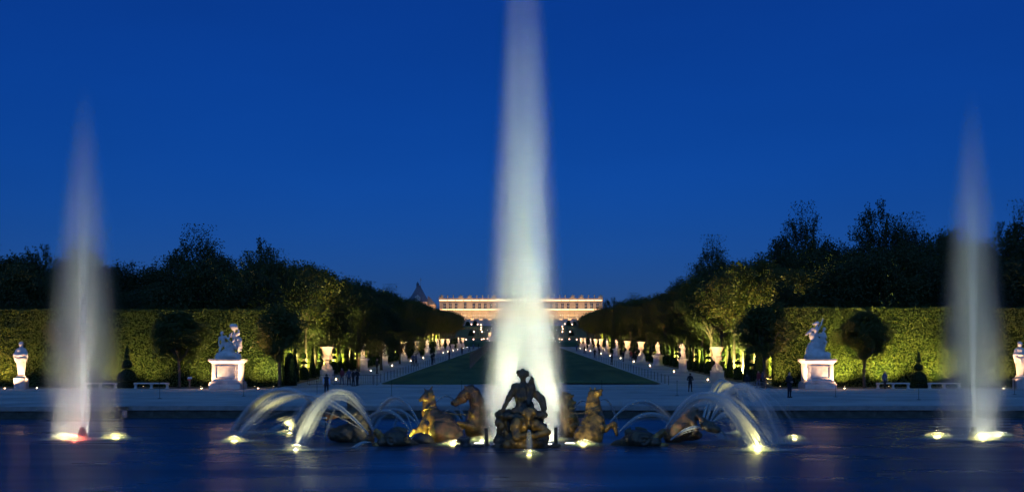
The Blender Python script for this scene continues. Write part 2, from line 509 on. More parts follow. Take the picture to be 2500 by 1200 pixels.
PAD = water_core_mat('low_mist', 0.30)
def mist_pad(p, r, parent):  # mist added over a lamp so its light shows as a flat glow
    MB().lathe([(r * 0.5, 0.03), (r, 0.05), (r * 0.9, 0.10), (r * 0.6, 0.17), (r * 0.25, 0.23), (r * 0.05, 0.25)], 18).obj('mist', PAD, parent, True)

def lamp(px, py, lens, label, power, col, deg=50, lean=(0, 0, 1), glow_w=0.0, size=0.16, name='fountain_lamp', D=None, group='lamps in the basin'):
    if D is None: D = CAM_Z * 3000 / (py - 895)
    p = at(px, 895, D); p.z = 0.0
    t = thing(name, label, 'lamp', p, group=group)
    MB().lathe([(size * 0.7, -0.25), (size, -0.2), (size, 0.005), (size * 0.9, 0.01)], 14).obj('housing', M['iron'], t)
    MB().lathe([(size * 0.86, 0.012), (size * 0.7, 0.018), (size * 0.2, 0.022)], 14).obj('lens', lens, t, True)
    if power:
        q = p + Vector((0, 0, 0.14))
        spot(q, q + Vector(lean), power * 14, col, deg, 0.9, 0.02, t)
    if glow_w:
        spot(p + Vector((0, 0, 0.32)), p, glow_w * 8, (1.0, 0.92, 0.22) if col[1] > 0.4 else col, 165, 0.6, 0.012, t)  # added downward spot that makes the bright pool on the water
        spot(p + Vector((0, 0, 0.05)), p + Vector((0, 0, 1)), glow_w * (9 if power else 1.0), col, 150, 0.9, 0.02, t)
        mist_pad(p, 0.55 + 0.02 * glow_w, t)
    return t

# --- main jet
JX, JY = at(1280, 1085, 54.5).x, 54.5
jet = thing('main_jet', 'tallest white water jet rising out of frame behind the bronze charioteer', 'water jet', (JX, JY, 0))
H1 = 27.0
prof = lambda a, b_, H, pw=1.0, n=14: [(a + (b_ - a) * (i / n) ** pw, H * i / n) for i in range(n + 1)]
MB().lathe(prof(2.2, 0.28, H1, 1.55), 28).obj('spray', spray_mat('main_spray', 0.95, 2.2, 0.28, H1, 1.55, 0.30, 0.10, 0.0, 0.22, thin=2.3), jet, True)
o = MB().lathe(prof(0.95, 0.16, H1, 1.25), 24).obj('inner_spray', spray_mat('main_inner_spray', 0.9, 0.95, 0.16, H1, 1.25, 0.1, 0.1, 0.0, 0.22, thin=2.2), jet, True, (-0.62, 0.1, 0))
MB().lathe(prof(0.12, 0.75, 17.0, 0.85), 18).obj('core', spray_mat('main_core', 1.6, 0.12, 0.75, 17.0, 0.85, 0.0, 0.1, 0.0, 0.6, thin=1.2), jet, True)
MB().lathe([(0.30, -0.6), (0.28, 0.1), (0.12, 0.28), (0.07, 0.4)], 14).obj('nozzle', M['iron'], jet)
for k, a in enumerate(R(d_) for d_ in (-140, -115, 60, 90, -40, -65, 120, -90)):
    p = Vector((JX + 2.55 * math.cos(a), JY + 2.55 * math.sin(a), 0))
    t = thing('fountain_lamp', '%s lamp of the ring at the foot of the main jet' % ORD[k], 'lamp', p, group='ring of lamps under the main jet')
    MB().lathe([(0.20, -0.3), (0.26, -0.2), (0.26, 0.005), (0.24, 0.01)], 14).obj('housing', M['iron'], t)
    MB().lathe([(0.22, 0.012), (0.15, 0.02), (0.05, 0.022)], 14).obj('lens', M['lens_white'], t, True)
    q = p + Vector((0, 0, 0.06)); hh = (5.0, 11.0, 19.0, 27.0)[k % 4]
    disc_beam(q, Vector((JX, JY, hh)), (62, 50, 34, 38)[k % 4], ((0.98, 1.0, 0.70), (0.92, 1.0, 0.72), (0.78, 1.0, 0.70), (0.72, 1.0, 0.70))[k % 4], 0.8, (30, 20, 13, 11)[k % 4], t)

for k, (dx, dy, pw_) in enumerate(((-0.95, -0.3, 20), (0.95, -0.3, 20), (0.0, -1.1, 13))):  # lamps added to brighten the foot of the spray
    p = Vector((JX + dx, JY + dy, 0))
    t = thing('fountain_lamp', '%s added wide lamp brightening the foot of the main jet' % ORD[k], 'lamp', p, group='added wide lamps at the main nozzle')
    MB().lathe([(0.20, -0.3), (0.26, -0.2), (0.26, 0.005), (0.24, 0.01)], 14).obj('housing', M['iron'], t)
    MB().lathe([(0.22, 0.012), (0.15, 0.02), (0.05, 0.022)], 14).obj('lens', M['lens_white'], t, True)
    disc_beam(p + Vector((0, 0, 0.06)), p + Vector((-dx * 0.2, 0, 4)), pw_, (1.0, 1.0, 0.70), 0.8, 60, t)

# --- side jets
def side_jet(px_base, px_top, label, half):
    D = 56.0
    p = at(px_base, 895, D); p.z = 0
    lean = (px_top - px_base) * D / 3000
    t = thing('side_jet', label, 'water jet', p, group='side jets of the basin')
    H = 16.4 if px_base < 1000 else 16.2
    o = MB().lathe(prof(half, 0.32, H, 1.6), 24).obj('spray', spray_mat('side_spray', 0.25, half, 0.32, H, 1.6, 0.1, 0.25, 0.3, 0.20), t, True)
    o.data.transform(Matrix.Identity(4))
    sh = Matrix(((1, 0, lean / H, 0), (0, 1, 0, 0), (0, 0, 1, 0), (0, 0, 0, 1)))
    o.matrix_basis = sh
    c = MB().lathe(prof(0.07, 0.62, H * 0.97, 0.85), 16).obj('core', spray_mat('side_core', 3.4, 0.07, 0.62, H * 0.97, 0.85, 0.0, 0.15, 0.0, 0.45, thin=1.6), t, True)
    c.matrix_basis = sh
    MB().lathe([(0.27, -0.4), (0.25, 0.12), (0.17, 0.32), (0.09, 0.52), (0.07, 0.55)], 16).obj('nozzle', M['rock'], t, True)
    for j, (a, hh, pw_) in enumerate(((-100, 3.5, 4), (-60, 7.0, 5.2), (80, 10.0, 7), (-130, 12.5, 8.5))):  # unseen beams without fixtures, added to brighten the side spray
        q = p + Vector((2.3 * math.cos(R(a)), 2.3 * math.sin(R(a)), 0.08))
        disc_beam(q, p + Vector((lean * hh / H, 0, hh)), pw_, (0.82, 1.0, 0.70), 0.5, 18, t)
    return t
side_jet(201, 214, 'tall thin water jet with reddish nozzle near the side of the pool', 2.3)
side_jet(2377, 2369, 'tall thin water jet with three white lamps around its dark nozzle', 2.1)

def plume_lights(px, D, n, power, col=FOUNT, rad=0.9, lean=0.0):
    c = at(px, 895, D); c.z = 0
    for k in range(n):
        a = 2 * math.pi * (k + 0.2) / n
        q = c + Vector((rad * math.cos(a), rad * math.sin(a), 0.1))
        disc_beam(q, q + Vector((-rad * 0.5 * math.cos(a) + lean, -rad * 0.5 * math.sin(a), 15)), power, col, 0.5, 9)

# lamps one sees around the side jets, and one added behind a nozzle
def jet_lamp(px, py, lens, label, beam, glow_w, col, spread=12, size=0.2, lean=0.0):
    t = lamp(px, py, lens, label, 0, col, glow_w=glow_w, size=size)
    q = t.location + Vector((0, 0, 0.12))
    disc_beam(q, q + Vector((lean, 0, 14)), beam * (0.085 if spread > 10 else 0.34), col, 1.2 if spread > 10 else 0.7, 46 if spread > 10 else 14, t)
    return t
jet_lamp(158, 1070, M['lens_white'], 'white lamp glowing left of the red lit nozzle', 420, 14, (1.0, 0.95, 0.72), lean=0.5)
jet_lamp(182, 1074, M['lens_red'], 'small red lamp right in front of a jet nozzle', 60, 16, (1.0, 0.16, 0.08), size=0.12)
jet_lamp(282, 1069, M['lens_yellow'], 'yellow lamp glowing alone to one side of the red lit nozzle', 110, 10, (1.0, 0.80, 0.30), lean=-0.9)
jet_lamp(201, 1066, M['lens_white'], 'added lamp hidden behind the nozzle of the red lit jet', 300, 0, (1.0, 0.93, 0.80), 7, 0.14)  # unseen lamp added to light the core of this jet
jet_lamp(2288, 1066, M['lens_yellow'], 'yellowish lamp standing apart beside the jet with three lamps', 130, 12, (1.0, 0.92, 0.55), lean=0.9)
jet_lamp(2400, 1072, M['lens_white'], 'brightest white lamp in front of the jet with three lamps', 300, 16, (0.96, 1.0, 0.78), lean=-0.2)
jet_lamp(2436, 1063, M['lens_white'], 'white lamp behind the brightest one by the jet with three lamps', 420, 14, (0.96, 1.0, 0.78), lean=-0.7)

# --- curved jets of the statues
def strand_mat(name, a0, a1):
    """Thin streaks of flying water: partly clear, the more the jet has broken up (local x runs 0..1)."""
    m = bpy.data.materials.new(name); m.use_nodes = True
    nt = m.node_tree; nt.nodes.remove(nt.nodes['Principled BSDF']); out = nt.nodes['Material Output']
    tc = nt.nodes.new('ShaderNodeTexCoord'); sx = nt.nodes.new('ShaderNodeSeparateXYZ'); nt.links.new(tc.outputs['Object'], sx.inputs[0])
    u = math_node(nt, 'POWER', math_node(nt, 'SUBTRACT', 1.0, sx.outputs[0], clamp=True), 1.3)
    al = math_node(nt, 'MULTIPLY_ADD', u, a0 - a1, a1)
    df = nt.nodes.new('ShaderNodeBsdfDiffuse'); df.inputs['Color'].default_value = (0.85, 0.88, 0.85, 1)
    tl = nt.nodes.new('ShaderNodeBsdfTranslucent'); tl.inputs['Color'].default_value = (0.85, 0.88, 0.85, 1)
    m1 = nt.nodes.new('ShaderNodeMixShader'); m1.inputs[0].default_value = 0.5
    nt.links.new(df.outputs[0], m1.inputs[1]); nt.links.new(tl.outputs[0], m1.inputs[2])
    tr = nt.nodes.new('ShaderNodeBsdfTransparent')
    m2 = nt.nodes.new('ShaderNodeMixShader'); nt.links.new(al, m2.inputs[0])
    nt.links.new(tr.outputs[0], m2.inputs[1]); nt.links.new(m1.outputs[0], m2.inputs[2])
    nt.links.new(m2.outputs[0], out.inputs['Surface'])
    return m
ARC = {'bright': strand_mat('jet_bright', 0.42, 0.085), 'mid': strand_mat('jet_mid', 0.32, 0.065), 'thin': strand_mat('jet_thin', 0.24, 0.042), 'veil': strand_mat('jet_veil', 0.13, 0.035)}
ARC_N = [0]
def arc(start, end, ztop, r0, r1, kind, label, group, veil=None):
    """A curved jet: a bundle of thin parabolas that fan out on the way. ztop is the highest point of the water."""
    S, E = Vector(start), Vector(end)
    hor = Vector((E.x - S.x, E.y - S.y, 0)); L = hor.length
    ARC_N[0] += 1
    r = np.random.default_rng(900 + ARC_N[0])
    t = thing('arching_jet', label, 'water jet', S, math.atan2(hor.y, hor.x), group)
    def bundle(name, count, spread, rad, material):
        mb = MB()
        for q in range(count):
            j1, j2, j3 = r.normal(0, 1, 3) * 0.55
            h = max(ztop - S.z, 0.02); c = E.z - S.z
            h = max(h - abs(j1) * spread * 0.55 + 0.1 * spread, 0.02)
            B = 4 * h - 2 * c; b_ = (B + math.sqrt(max(B * B - 4 * c * c, 0))) / 2; a = b_ + c
            ln = L + j2 * spread * 1.1
            n = 20; pts = []; rr_ = []
            for i in range(n + 1):
                u = i / n
                pts.append(Vector((ln * u / L, j3 * spread * u + r0 * 0.6 * j2, max(a * u - b_ * u * u + r0 * 0.6 * j1, -S.z + 0.005))))
                rr_.append(rad * (0.55 + 0.9 * u))
            # tube in a space where local x is squeezed to 0..1
            V = []; F = []
            for i, p in enumerate(pts):
                d = Vector((ln / n, 0, pts[min(i + 1, n)].z - pts[max(i - 1, 0)].z)).normalized()
                w = Vector((-d.z, 0, d.x))
                for k in range(5):
                    g = 2 * math.pi * k / 5
                    o = w * (math.cos(g) * rr_[i]); V.append((p.x + o.x / L, p.y + math.sin(g) * rr_[i], p.z + o.z))
            for i in range(n):
                for k in range(5): F.append((i * 5 + k, i * 5 + (k + 1) % 5, i * 5 + 5 + (k + 1) % 5, i * 5 + 5 + k))
            mb.add(V, F)
        o = mb.obj(name, material, t, True); o.scale = (L, 1, 1)
        return o
    bundle('stream', 40, r1 * 0.9, max(r0 * 0.5, 0.016), ARC[kind])
    if veil: bundle('mist', 30, veil * 1.15, max(r0 * 1.1, 0.04), ARC['veil'])
    return t

def wat(px, py):
    """Point of the water surface seen at a photo position."""
    p = at(px, py, CAM_Z * 3000 / (py - 895)); p.z = 0.02
    return p
def zt(py, D): return CAM_Z - (py - 895) * D / 3000.0

gl = 'jets of the left statue cluster'
arc(at(917, 1062, 51.5), wat(728, 1094), zt(952, 51), 0.035, 0.30, 'bright', 'thick arch rising highest from the left fish mouth', gl, veil=0.5)
arc(at(899, 1058, 51.5), wat(580, 1070), zt(962, 54), 0.035, 0.22, 'mid', 'long arch from the left fish landing at the far end lamp', gl, veil=0.35)
arc(at(809, 1000, 53.2), wat(722, 1062), zt(972, 55), 0.07, 0.28, 'bright', 'short bright arch leaving the top of the left conch', gl, veil=0.42)
arc(at(797, 1012, 53.2), wat(574, 1052), zt(949, 57), 0.06, 0.20, 'mid', 'widest arch thrown out by the left conch', gl, veil=0.32)
arc(at(812, 1044, 53.6), wat(680, 1049), zt(1014, 60), 0.07, 0.40, 'bright', 'low bright fan of water over the left pool lamp', gl, veil=0.55)
arc(at(798, 1020, 53.0), wat(728, 1078), zt(1019, 53), 0.045, 0.10, 'mid', 'straight jet falling from the left conch', gl)
arc(at(796, 1030, 53.0), wat(794, 1072), zt(1029, 53), 0.02, 0.03, 'mid', 'thin drip under the left conch', gl)
arc(at(905, 1079, 51.0), wat(868, 1092), zt(1076, 51), 0.03, 0.18, 'thin', 'low spray at the lip of the left fish', gl)
gm = 'thin jets beside the left horses'
arc(at(1026, 1038, 55.5), wat(905, 1050), zt(972, 57), 0.025, 0.16, 'thin', 'taller thin arch beside the left horse leg', gm, veil=0.25)
arc(at(1024, 1040, 55.5), wat(902, 1046), zt(1001, 58), 0.02, 0.13, 'thin', 'lower thin arch beside the left horse leg', gm, veil=0.22)
arc(at(1004, 1054, 55.0), wat(884, 1052), zt(1003, 57), 0.02, 0.13, 'thin', 'thin arch from the left horse hoof', gm, veil=0.22)
arc(at(1008, 1054, 55.0), wat(960, 1052), zt(1006, 57), 0.018, 0.08, 'thin', 'steep thin arch from the left horse hoof', gm)
arc(at(1062, 985, 59), wat(1142, 1046), zt(967, 59), 0.03, 0.09, 'thin', 'arch crossing behind the bridled horse head', gm)
arc(at(1085, 1005, 58), wat(1132, 1052), zt(1001, 58), 0.02, 0.10, 'thin', 'low thin arch between the two left horses', gm)
gr = 'jets of the right statue cluster'
arc(at(1624, 1045, 51.5), wat(1872, 1096), zt(958, 50.5), 0.035, 0.30, 'bright', 'outer of two matching arches from the right fish', gr, veil=0.48)
arc(at(1634, 1045, 51.5), wat(1842, 1098), zt(968, 50.5), 0.035, 0.24, 'mid', 'inner of two matching arches from the right fish', gr, veil=0.4)
arc(at(1717, 1020, 53.5), wat(1812, 1056), zt(928, 56), 0.05, 0.14, 'bright', 'steepest and tallest jet of the right conch', gr, veil=0.30)
arc(at(1726, 1022, 53.5), wat(1826, 1060), zt(934, 55.5), 0.05, 0.16, 'mid', 'second steep jet of the right conch', gr, veil=0.35)
arc(at(1735, 1026, 53.5), wat(1905, 1080), zt(937, 54), 0.04, 0.42, 'thin', 'broad misty dome thrown outward by the right conch', gr, veil=0.95)
arc(at(1741, 1030, 53.5), wat(1832, 1058), zt(1007, 56), 0.07, 0.36, 'bright', 'low bright fan over the right pool lamp', gr, veil=0.5)
arc(at(1637, 1073, 51.2), wat(1768, 1072), zt(1043, 52), 0.03, 0.22, 'mid', 'flat spray from the lower jaw of the right fish', gr)
arc(at(1753, 1052, 53.3), wat(1774, 1073), zt(1051, 53), 0.025, 0.06, 'mid', 'little drip below the right conch', gr)
gq = 'thin jets beside the right horse'
arc(at(1489, 1030, 55.5), wat(1650, 1050), zt(981, 57), 0.03, 0.18, 'thin', 'taller thin arch beside the right horse leg', gq, veil=0.25)
arc(at(1511, 1054, 55.0), wat(1664, 1058), zt(1011, 56), 0.03, 0.15, 'thin', 'low thin arch from the right horse hoof', gq, veil=0.3)
arc(at(1430, 980, 58), wat(1386, 1052), zt(978, 58), 0.025, 0.07, 'thin', 'thin jet falling on the inner side of the right horse', gq)
arc(at(1468, 976, 58), wat(1512, 1052), zt(974, 58), 0.02, 0.06, 'thin', 'faint thin jet falling on the outer side of the right horse', gq)
arc(at(1291, 1052, 48.4), wat(1292, 1096), zt(1051, 48.4), 0.06, 0.10, 'bright', 'short spout pouring from the crouching triton', None)

# lamps under the arching jets and by the horses
lamp(572, 1076, M['lens_yellow'], 'lone lamp on the water where the longest arch lands', 90, YEL, 70, (0.5, -0.1, 1), 6)
lamp(708, 1057, M['lens_yellow'], 'bright lamp under the low fan of the left cluster', 26, YEL, 150, (0.2, -0.1, 1), 9)
lamp(722, 1098, M['lens_white'], 'dim lamp in front of the left cluster', 55, (1.0, 0.94, 0.5), 120, (0.35, 0.2, 1), 3, 0.12)
lamp(1822, 1056, M['lens_white'], 'bright lamp under the low fan of the right cluster', 50, YEL, 150, (-0.3, -0.1, 1), 9)
lamp(1940, 1072, M['lens_white'], 'small far out lamp beyond the right cluster', 60, YEL, 60, (-1, 0, 1), 3, 0.12)
lamp(1850, 1099, M['lens_yellow'], 'yellow lamp where the outer right arch lands', 200, YEL, 70, (-0.25, 0.1, 1), 7)
lamp(1106, 1077, M['lens_yellow'], 'bright lamp beside the mushroom shaped rock', 7, YEL, 130, (-0.35, 0.5, 0.8), 8, D=51.9)
lamp(1424, 1071, M['lens_yellow'], 'bright lamp at the foot of the right horse', 12, YEL, 130, (0.3, 0.5, 0.9), 8, D=51.9)
lamp(1177, 1075, M['lens_white'], 'white lamp half hidden by the left pipe stub', 0, FOUNT, glow_w=14, size=0.12)
lamp(1340, 1074, M['lens_white'], 'white lamp glowing beside the right pipe stub', 0, FOUNT, glow_w=22, size=0.14)
lamp(1292, 1111, M['lens_yellow'], 'small lamp on the water in front of the triton', 11, YEL, 70, (0, 1, 0.40), 2.2, 0.10)
lamp(988, 1070, M['lens_yellow'], 'lamp in the water behind the left fish', 20, LIME, 110, (0.9, 0.1, 0.6), 1.5, 0.1, D=53.7)

lamp(935, 1043, M['lens_dim'], 'added lamp hidden behind the left sea monster lighting the arches', 13, (1.0, 0.98, 0.70), 95, (-1, -0.25, 0.7), 0, 0.12, D=52.9)  # unseen lamp added to light the left arches more evenly
lamp(1606, 1043, M['lens_dim'], 'added lamp hidden behind the right sea monster lighting the arches', 13, (1.0, 0.98, 0.70), 95, (1, -0.25, 0.7), 0, 0.12, D=52.9)  # its added counterpart for the right arches

# foam where the jets come down, drawn out by the current
fm = bpy.data.materials.new('foam'); fm.use_nodes = True
nt = fm.node_tree; nt.nodes.remove(nt.nodes['Principled BSDF']); out = nt.nodes['Material Output']
tc = nt.nodes.new('ShaderNodeTexCoord'); ln_ = nt.nodes.new('ShaderNodeVectorMath'); ln_.operation = 'LENGTH'
nt.links.new(tc.outputs['Object'], ln_.inputs[0])
fr_ = nt.nodes.new('ShaderNodeMapRange'); fr_.interpolation_type = 'SMOOTHSTEP'; fr_.inputs['From Min'].default_value = 1.0; fr_.inputs['From Max'].default_value = 0.1
nt.links.new(ln_.outputs['Value'], fr_.inputs['Value'])
ge = nt.nodes.new('ShaderNodeNewGeometry')
mp = nt.nodes.new('ShaderNodeMapping'); mp.inputs['Scale'].default_value = (0.7, 3.0, 1); nt.links.new(ge.outputs['Position'], mp.inputs[0])
no = nt.nodes.new('ShaderNodeTexNoise'); no.inputs['Scale'].default_value = 1.0; no.inputs['Detail'].default_value = 5; nt.links.new(mp.outputs[0], no.inputs['Vector'])
nr = nt.nodes.new('ShaderNodeMapRange'); nr.inputs['From Min'].default_value = 0.40; nr.inputs['From Max'].default_value = 0.72; nt.links.new(no.outputs['Fac'], nr.inputs['Value'])
al = math_node(nt, 'MULTIPLY', math_node(nt, 'MULTIPLY', fr_.outputs[0], math_node(nt, 'ADD', nr.outputs[0], 0.25)), 0.55, clamp=True)
df = nt.nodes.new('ShaderNodeBsdfDiffuse'); df.inputs['Color'].default_value = (0.7, 0.75, 0.75, 1)
tr_ = nt.nodes.new('ShaderNodeBsdfTransparent'); mx = nt.nodes.new('ShaderNodeMixShader'); nt.links.new(al, mx.inputs[0])
nt.links.new(tr_.outputs[0], mx.inputs[1]); nt.links.new(df.outputs[0], mx.inputs[2]); nt.links.new(mx.outputs[0], out.inputs['Surface'])
fo = MB().add([(math.cos(a), math.sin(a), 0) for a in np.linspace(0, 2 * math.pi, 33)[:-1]], [tuple(range(32))]).mesh('foam', fm)
for i, (px, py, sx_, sy_) in enumerate(((577, 1056, 2.2, 1.6), (583, 1074, 2.2, 1.3), (700, 1052, 2.4, 2.0), (728, 1078, 1.6, 1.0), (730, 1096, 2.4, 1.1), (870, 1092, 1.2, 0.5), (900, 1050, 1.8, 1.2), (1000, 1052, 1.2, 1.0), (1640, 1054, 2.2, 1.2),
                                      (1815, 1057, 2.4, 1.8), (1830, 1070, 2.2, 1.2), (1870, 1097, 2.6, 1.1), (1905, 1081, 2.6, 1.3), (1770, 1073, 1.3, 0.6), (201, 1072, 3.6, 2.2), (2377, 1072, 3.6, 2.2), (1280, 1080, 4.6, 3.2), (1292, 1098, 0.9, 0.5), (1140, 1050, 1.6, 1.0))):
    p = wat(px, py); p.z = 0.006 + 0.0008 * i
    o = link('foam', fo, None, p, scale=(sx_, sy_, 1)); tag(o, 'drifting foam on the basin water', 'foam', 'foam patches', 'stuff')

# ================================================================== vegetation
def leaf_cards(name, P, size, material, seed=0, out=None, bias=0.0, aspect=0.55):
    """One pointed leaf (a bent pair of triangles) at every point of P."""
    r = np.random.default_rng(seed)
    n = len(P)
    d = r.normal(size=(n, 3)); d /= np.linalg.norm(d, axis=1, keepdims=True)
    u = r.normal(size=(n, 3))
    if out is not None:
        nrm = r.normal(size=(n, 3)) * (1 - bias) + out * bias * 1.8
        nrm /= np.linalg.norm(nrm, axis=1, keepdims=True)
        d = np.cross(nrm, u)
    d /= np.linalg.norm(d, axis=1, keepdims=True) + 1e-9
    w = np.cross(d, u); w /= np.linalg.norm(w, axis=1, keepdims=True) + 1e-9
    if out is not None:
        w = np.cross(d, nrm); w /= np.linalg.norm(w, axis=1, keepdims=True) + 1e-9
    s = (size * r.uniform(0.6, 1.35, n))[:, None]
    fold = np.cross(d, w) * s * 0.16
    V = np.empty((n, 4, 3), np.float32)
    V[:, 0] = P - d * s * 0.5
    V[:, 1] = P + w * s * aspect * 0.5 + fold
    V[:, 2] = P + d * s * 0.5
    V[:, 3] = P - w * s * aspect * 0.5 + fold
    F = np.arange(n * 4, dtype=np.int32).reshape(n, 4)
    return mesh_np(name, V.reshape(-1, 3), F, [material])

def hedge_panel(name, label, origin, along, outward, length, height, seed, dens=125, slope=0.0, leaf=0.155, thick=1.6, end_cap=False):
    """Clipped hedge wall: a shaded mass of twigs inside, leaves in front, open gaps in places."""
    t = thing(name, label, 'hedge', origin)
    A, O = np.array(along, float), np.array(outward, float); Zv = np.array([0, 0, 1.0])
    r = np.random.default_rng(seed)
    nx, nz = max(int(length / 0.8), 2), max(int(height / 0.6), 2)
    U, W = np.meshgrid(np.linspace(0, length, nx), np.linspace(0, height, nz))
    G = np.stack([U, W, np.zeros_like(U)], -1).astype(np.float32)
    bulge = 0.10 * sines(G, 1.6, seed) - 0.12
    base = lambda u, w, o: u[..., None] * A + o[..., None] * O + (w + slope * u)[..., None] * Zv
    V = base(U, W, bulge).reshape(-1, 3)
    i = np.arange((nx - 1) * (nz - 1)); rr, c = i // (nx - 1), i % (nx - 1); a = rr * nx + c
    F = np.stack([a, a + 1, a + 1 + nx, a + nx], -1)
    n0 = len(V)
    # top and back so the hedge is a solid block
    topf = base(U[-1], W[-1], bulge[-1]); backt = base(U[-1], W[-1], np.full(nx, -thick)); backb = base(U[0], W[0], np.full(nx, -thick))
    V2 = np.concatenate([topf, backt, backb])
    k = np.arange(nx - 1)
    F2 = np.concatenate([np.stack([k, k + 1, k + 1 + nx, k + nx], -1), np.stack([k + nx, k + 1 + nx, k + 1 + 2 * nx, k + 2 * nx], -1)]) + n0
    capv = np.concatenate([base(U[[0, -1], 0], W[[0, -1], 0], bulge[[0, -1], 0]), base(U[[0, -1], 0], W[[0, -1], 0], np.full(2, -thick)),
                           base(U[[0, -1], -1], W[[0, -1], -1], bulge[[0, -1], -1]), base(U[[0, -1], -1], W[[0, -1], -1], np.full(2, -thick))])
    m0 = n0 + len(V2)
    F3 = np.array([[0, 1, 3, 2], [4, 5, 7, 6]]) + m0
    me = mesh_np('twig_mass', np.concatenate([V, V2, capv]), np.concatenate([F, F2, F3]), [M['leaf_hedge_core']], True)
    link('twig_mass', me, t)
    n = int(length * height * dens)
    u = r.uniform(0, length, n); w = r.uniform(0, 1, n) ** 0.93 * height
    q = np.stack([u, w, np.zeros(n)], -1).astype(np.float32)
    # thin spots where the twigs show
    keep = (sines(q, 2.6, seed + 5) + 0.5 * sines(q, 7, seed + 6)) > r.uniform(-1.5, -0.55, n)
    u, w, q = u[keep], w[keep], q[keep]
    o = 0.10 * sines(q, 1.6, seed) + 0.09 * sines(q, 4.5, seed + 2) + r.normal(0, 0.055, len(u))
    wav = lambda uu: 0.07 * sines(np.stack([uu, uu * 0, uu * 0], -1).astype(np.float32), 0.9, seed + 8) + 0.04 * sines(np.stack([uu, uu * 0, uu * 0], -1).astype(np.float32), 4.0, seed + 9)
    P = base(u, w + wav(u) * (w / height), o)
    nt_ = int(length * thick * dens * 0.6)
    ut = r.uniform(0, length, nt_); P2 = base(ut, height + wav(ut) + r.normal(0, 0.07, nt_), -r.uniform(-0.1, thick, nt_))
    sets = [(P, O)] + [(P2, Zv)]
    if end_cap:
        ne = int(height * thick * dens * 1.2)
        for uu, sg in ((length, 1.0),):
            P3 = base(np.full(ne, uu) + r.normal(0, 0.06, ne), r.uniform(0, height, ne), -r.uniform(0, thick, ne))
            sets.append((P3, A * sg))
    P = np.concatenate([s[0] for s in sets]); OUT = np.concatenate([np.repeat(np.array(s[1])[None], len(s[0]), 0) for s in sets])
    me = leaf_cards('leaves', P, leaf, M['leaf_hedge'], seed + 3, OUT, 0.45, 0.6)
    o = link('leaves', me, t)
    return t

HY = 118.0
HG = gz(HY)
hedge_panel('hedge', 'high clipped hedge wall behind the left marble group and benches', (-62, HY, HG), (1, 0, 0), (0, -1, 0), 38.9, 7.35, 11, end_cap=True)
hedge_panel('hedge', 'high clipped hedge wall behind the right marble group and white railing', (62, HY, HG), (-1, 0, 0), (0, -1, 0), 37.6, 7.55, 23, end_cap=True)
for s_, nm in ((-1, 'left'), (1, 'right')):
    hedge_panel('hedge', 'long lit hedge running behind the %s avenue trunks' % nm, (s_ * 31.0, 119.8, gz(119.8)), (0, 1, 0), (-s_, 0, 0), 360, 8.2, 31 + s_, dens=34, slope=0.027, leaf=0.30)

# --- trees
def limb(mb, p0, p1, r0, r1, bend, r, n=5):
    p0, p1 = Vector(p0), Vector(p1)
    side = Vector((r.normal(), r.normal(), 0)) * bend
    pts = []; rad = []
    for i in range(n + 1):
        u = i / n
        pts.append(p0.lerp(p1, u) + side * math.sin(u * math.pi)); rad.append(r0 + (r1 - r0) * u)
    mb.tube(pts, rad, 7)

def tree_variant(seed, trunk_h, crown_c, crown_r, n_clump, per, leaf, clump_r, shape='round', trunk_r=0.16):
    """Returns (trunk mesh, crown mesh); crown leaves sit in clumps at the ends of limbs."""
    r = np.random.default_rng(seed)
    mb = MB()
    cz = crown_c
    pts = [(0, 0, -0.1), (0, 0, 0.25), (r.normal(0, 0.05), r.normal(0, 0.05), trunk_h * 0.5), (r.normal(0, 0.08), r.normal(0, 0.08), trunk_h), (0, 0, cz + crown_r[2] * 0.3)]
    mb.tube(pts, [trunk_r * 1.5, trunk_r * 1.05, trunk_r * 0.9, trunk_r * 0.75, trunk_r * 0.25], 9)
    lump = lambda v: 1.0 + 0.16 * math.sin(3.1 * v[0] + 2.3 * v[1] + seed) + 0.12 * math.sin(5.3 * v[2] + 1.7 * v[0] * 3 + seed * 1.7)
    C = []
    while len(C) < n_clump:
        v = r.normal(size=3); v /= np.linalg.norm(v)
        rad = r.uniform(0.35, 1.0) ** 0.55
        if shape == 'vase' and v[2] < -0.55: continue
        C.append(v * rad * lump(v) * np.array(crown_r) + [0, 0, cz])
    C = np.array(C)
    for c in C[r.permutation(len(C))[:14]]:
        limb(mb, (0, 0, trunk_h * r.uniform(0.85, 1.15)), c, trunk_r * 0.42, 0.02, 0.25, r)
    P = []
    for c in C:
        k = int(per * r.uniform(0.6, 1.4))
        q = np.clip(r.normal(size=(k, 3)), -1.5, 1.5) * clump_r * r.uniform(0.55, 1.15) * np.array([1, 1, 0.7])
        P.append(c + q)
    # loose outer sprigs break the outline
    ns = n_clump
    v = r.normal(size=(ns, 3)); v /= np.linalg.norm(v, axis=1, keepdims=True); v[:, 2] = np.abs(v[:, 2]) * 0.9 + 0.1
    for j in range(ns):
        tip = v[j] * np.array(crown_r) * lump(v[j]) * r.uniform(0.90, 1.02) + [0, 0, cz]
        k = int(per * 0.3) + 2
        line = r.uniform(0, 1, k)[:, None]
        dirn = v[j] * clump_r * 2.0
        P.append(tip - dirn * (1 - line) + r.normal(size=(k, 3)) * 0.12 * clump_r)
    return mb.mesh('trunk', M['bark'], True), np.concatenate(P), leaf

def make_tree_proto(seed, leafmat, **kw):
    tm, P, leaf = tree_variant(seed, **kw)
    return tm, leaf_cards('crown', P.astype(np.float32), leaf, leafmat, seed)

def plant_tree(name, label, cat, meshes, loc, rz, scale, group=None):
    t = thing(name, label, cat, loc, rz, group)
    t.scale = scale if hasattr(scale, '__len__') else (scale,) * 3
    link('trunk', meshes[0], t); link('crown', meshes[1], t)
    return t

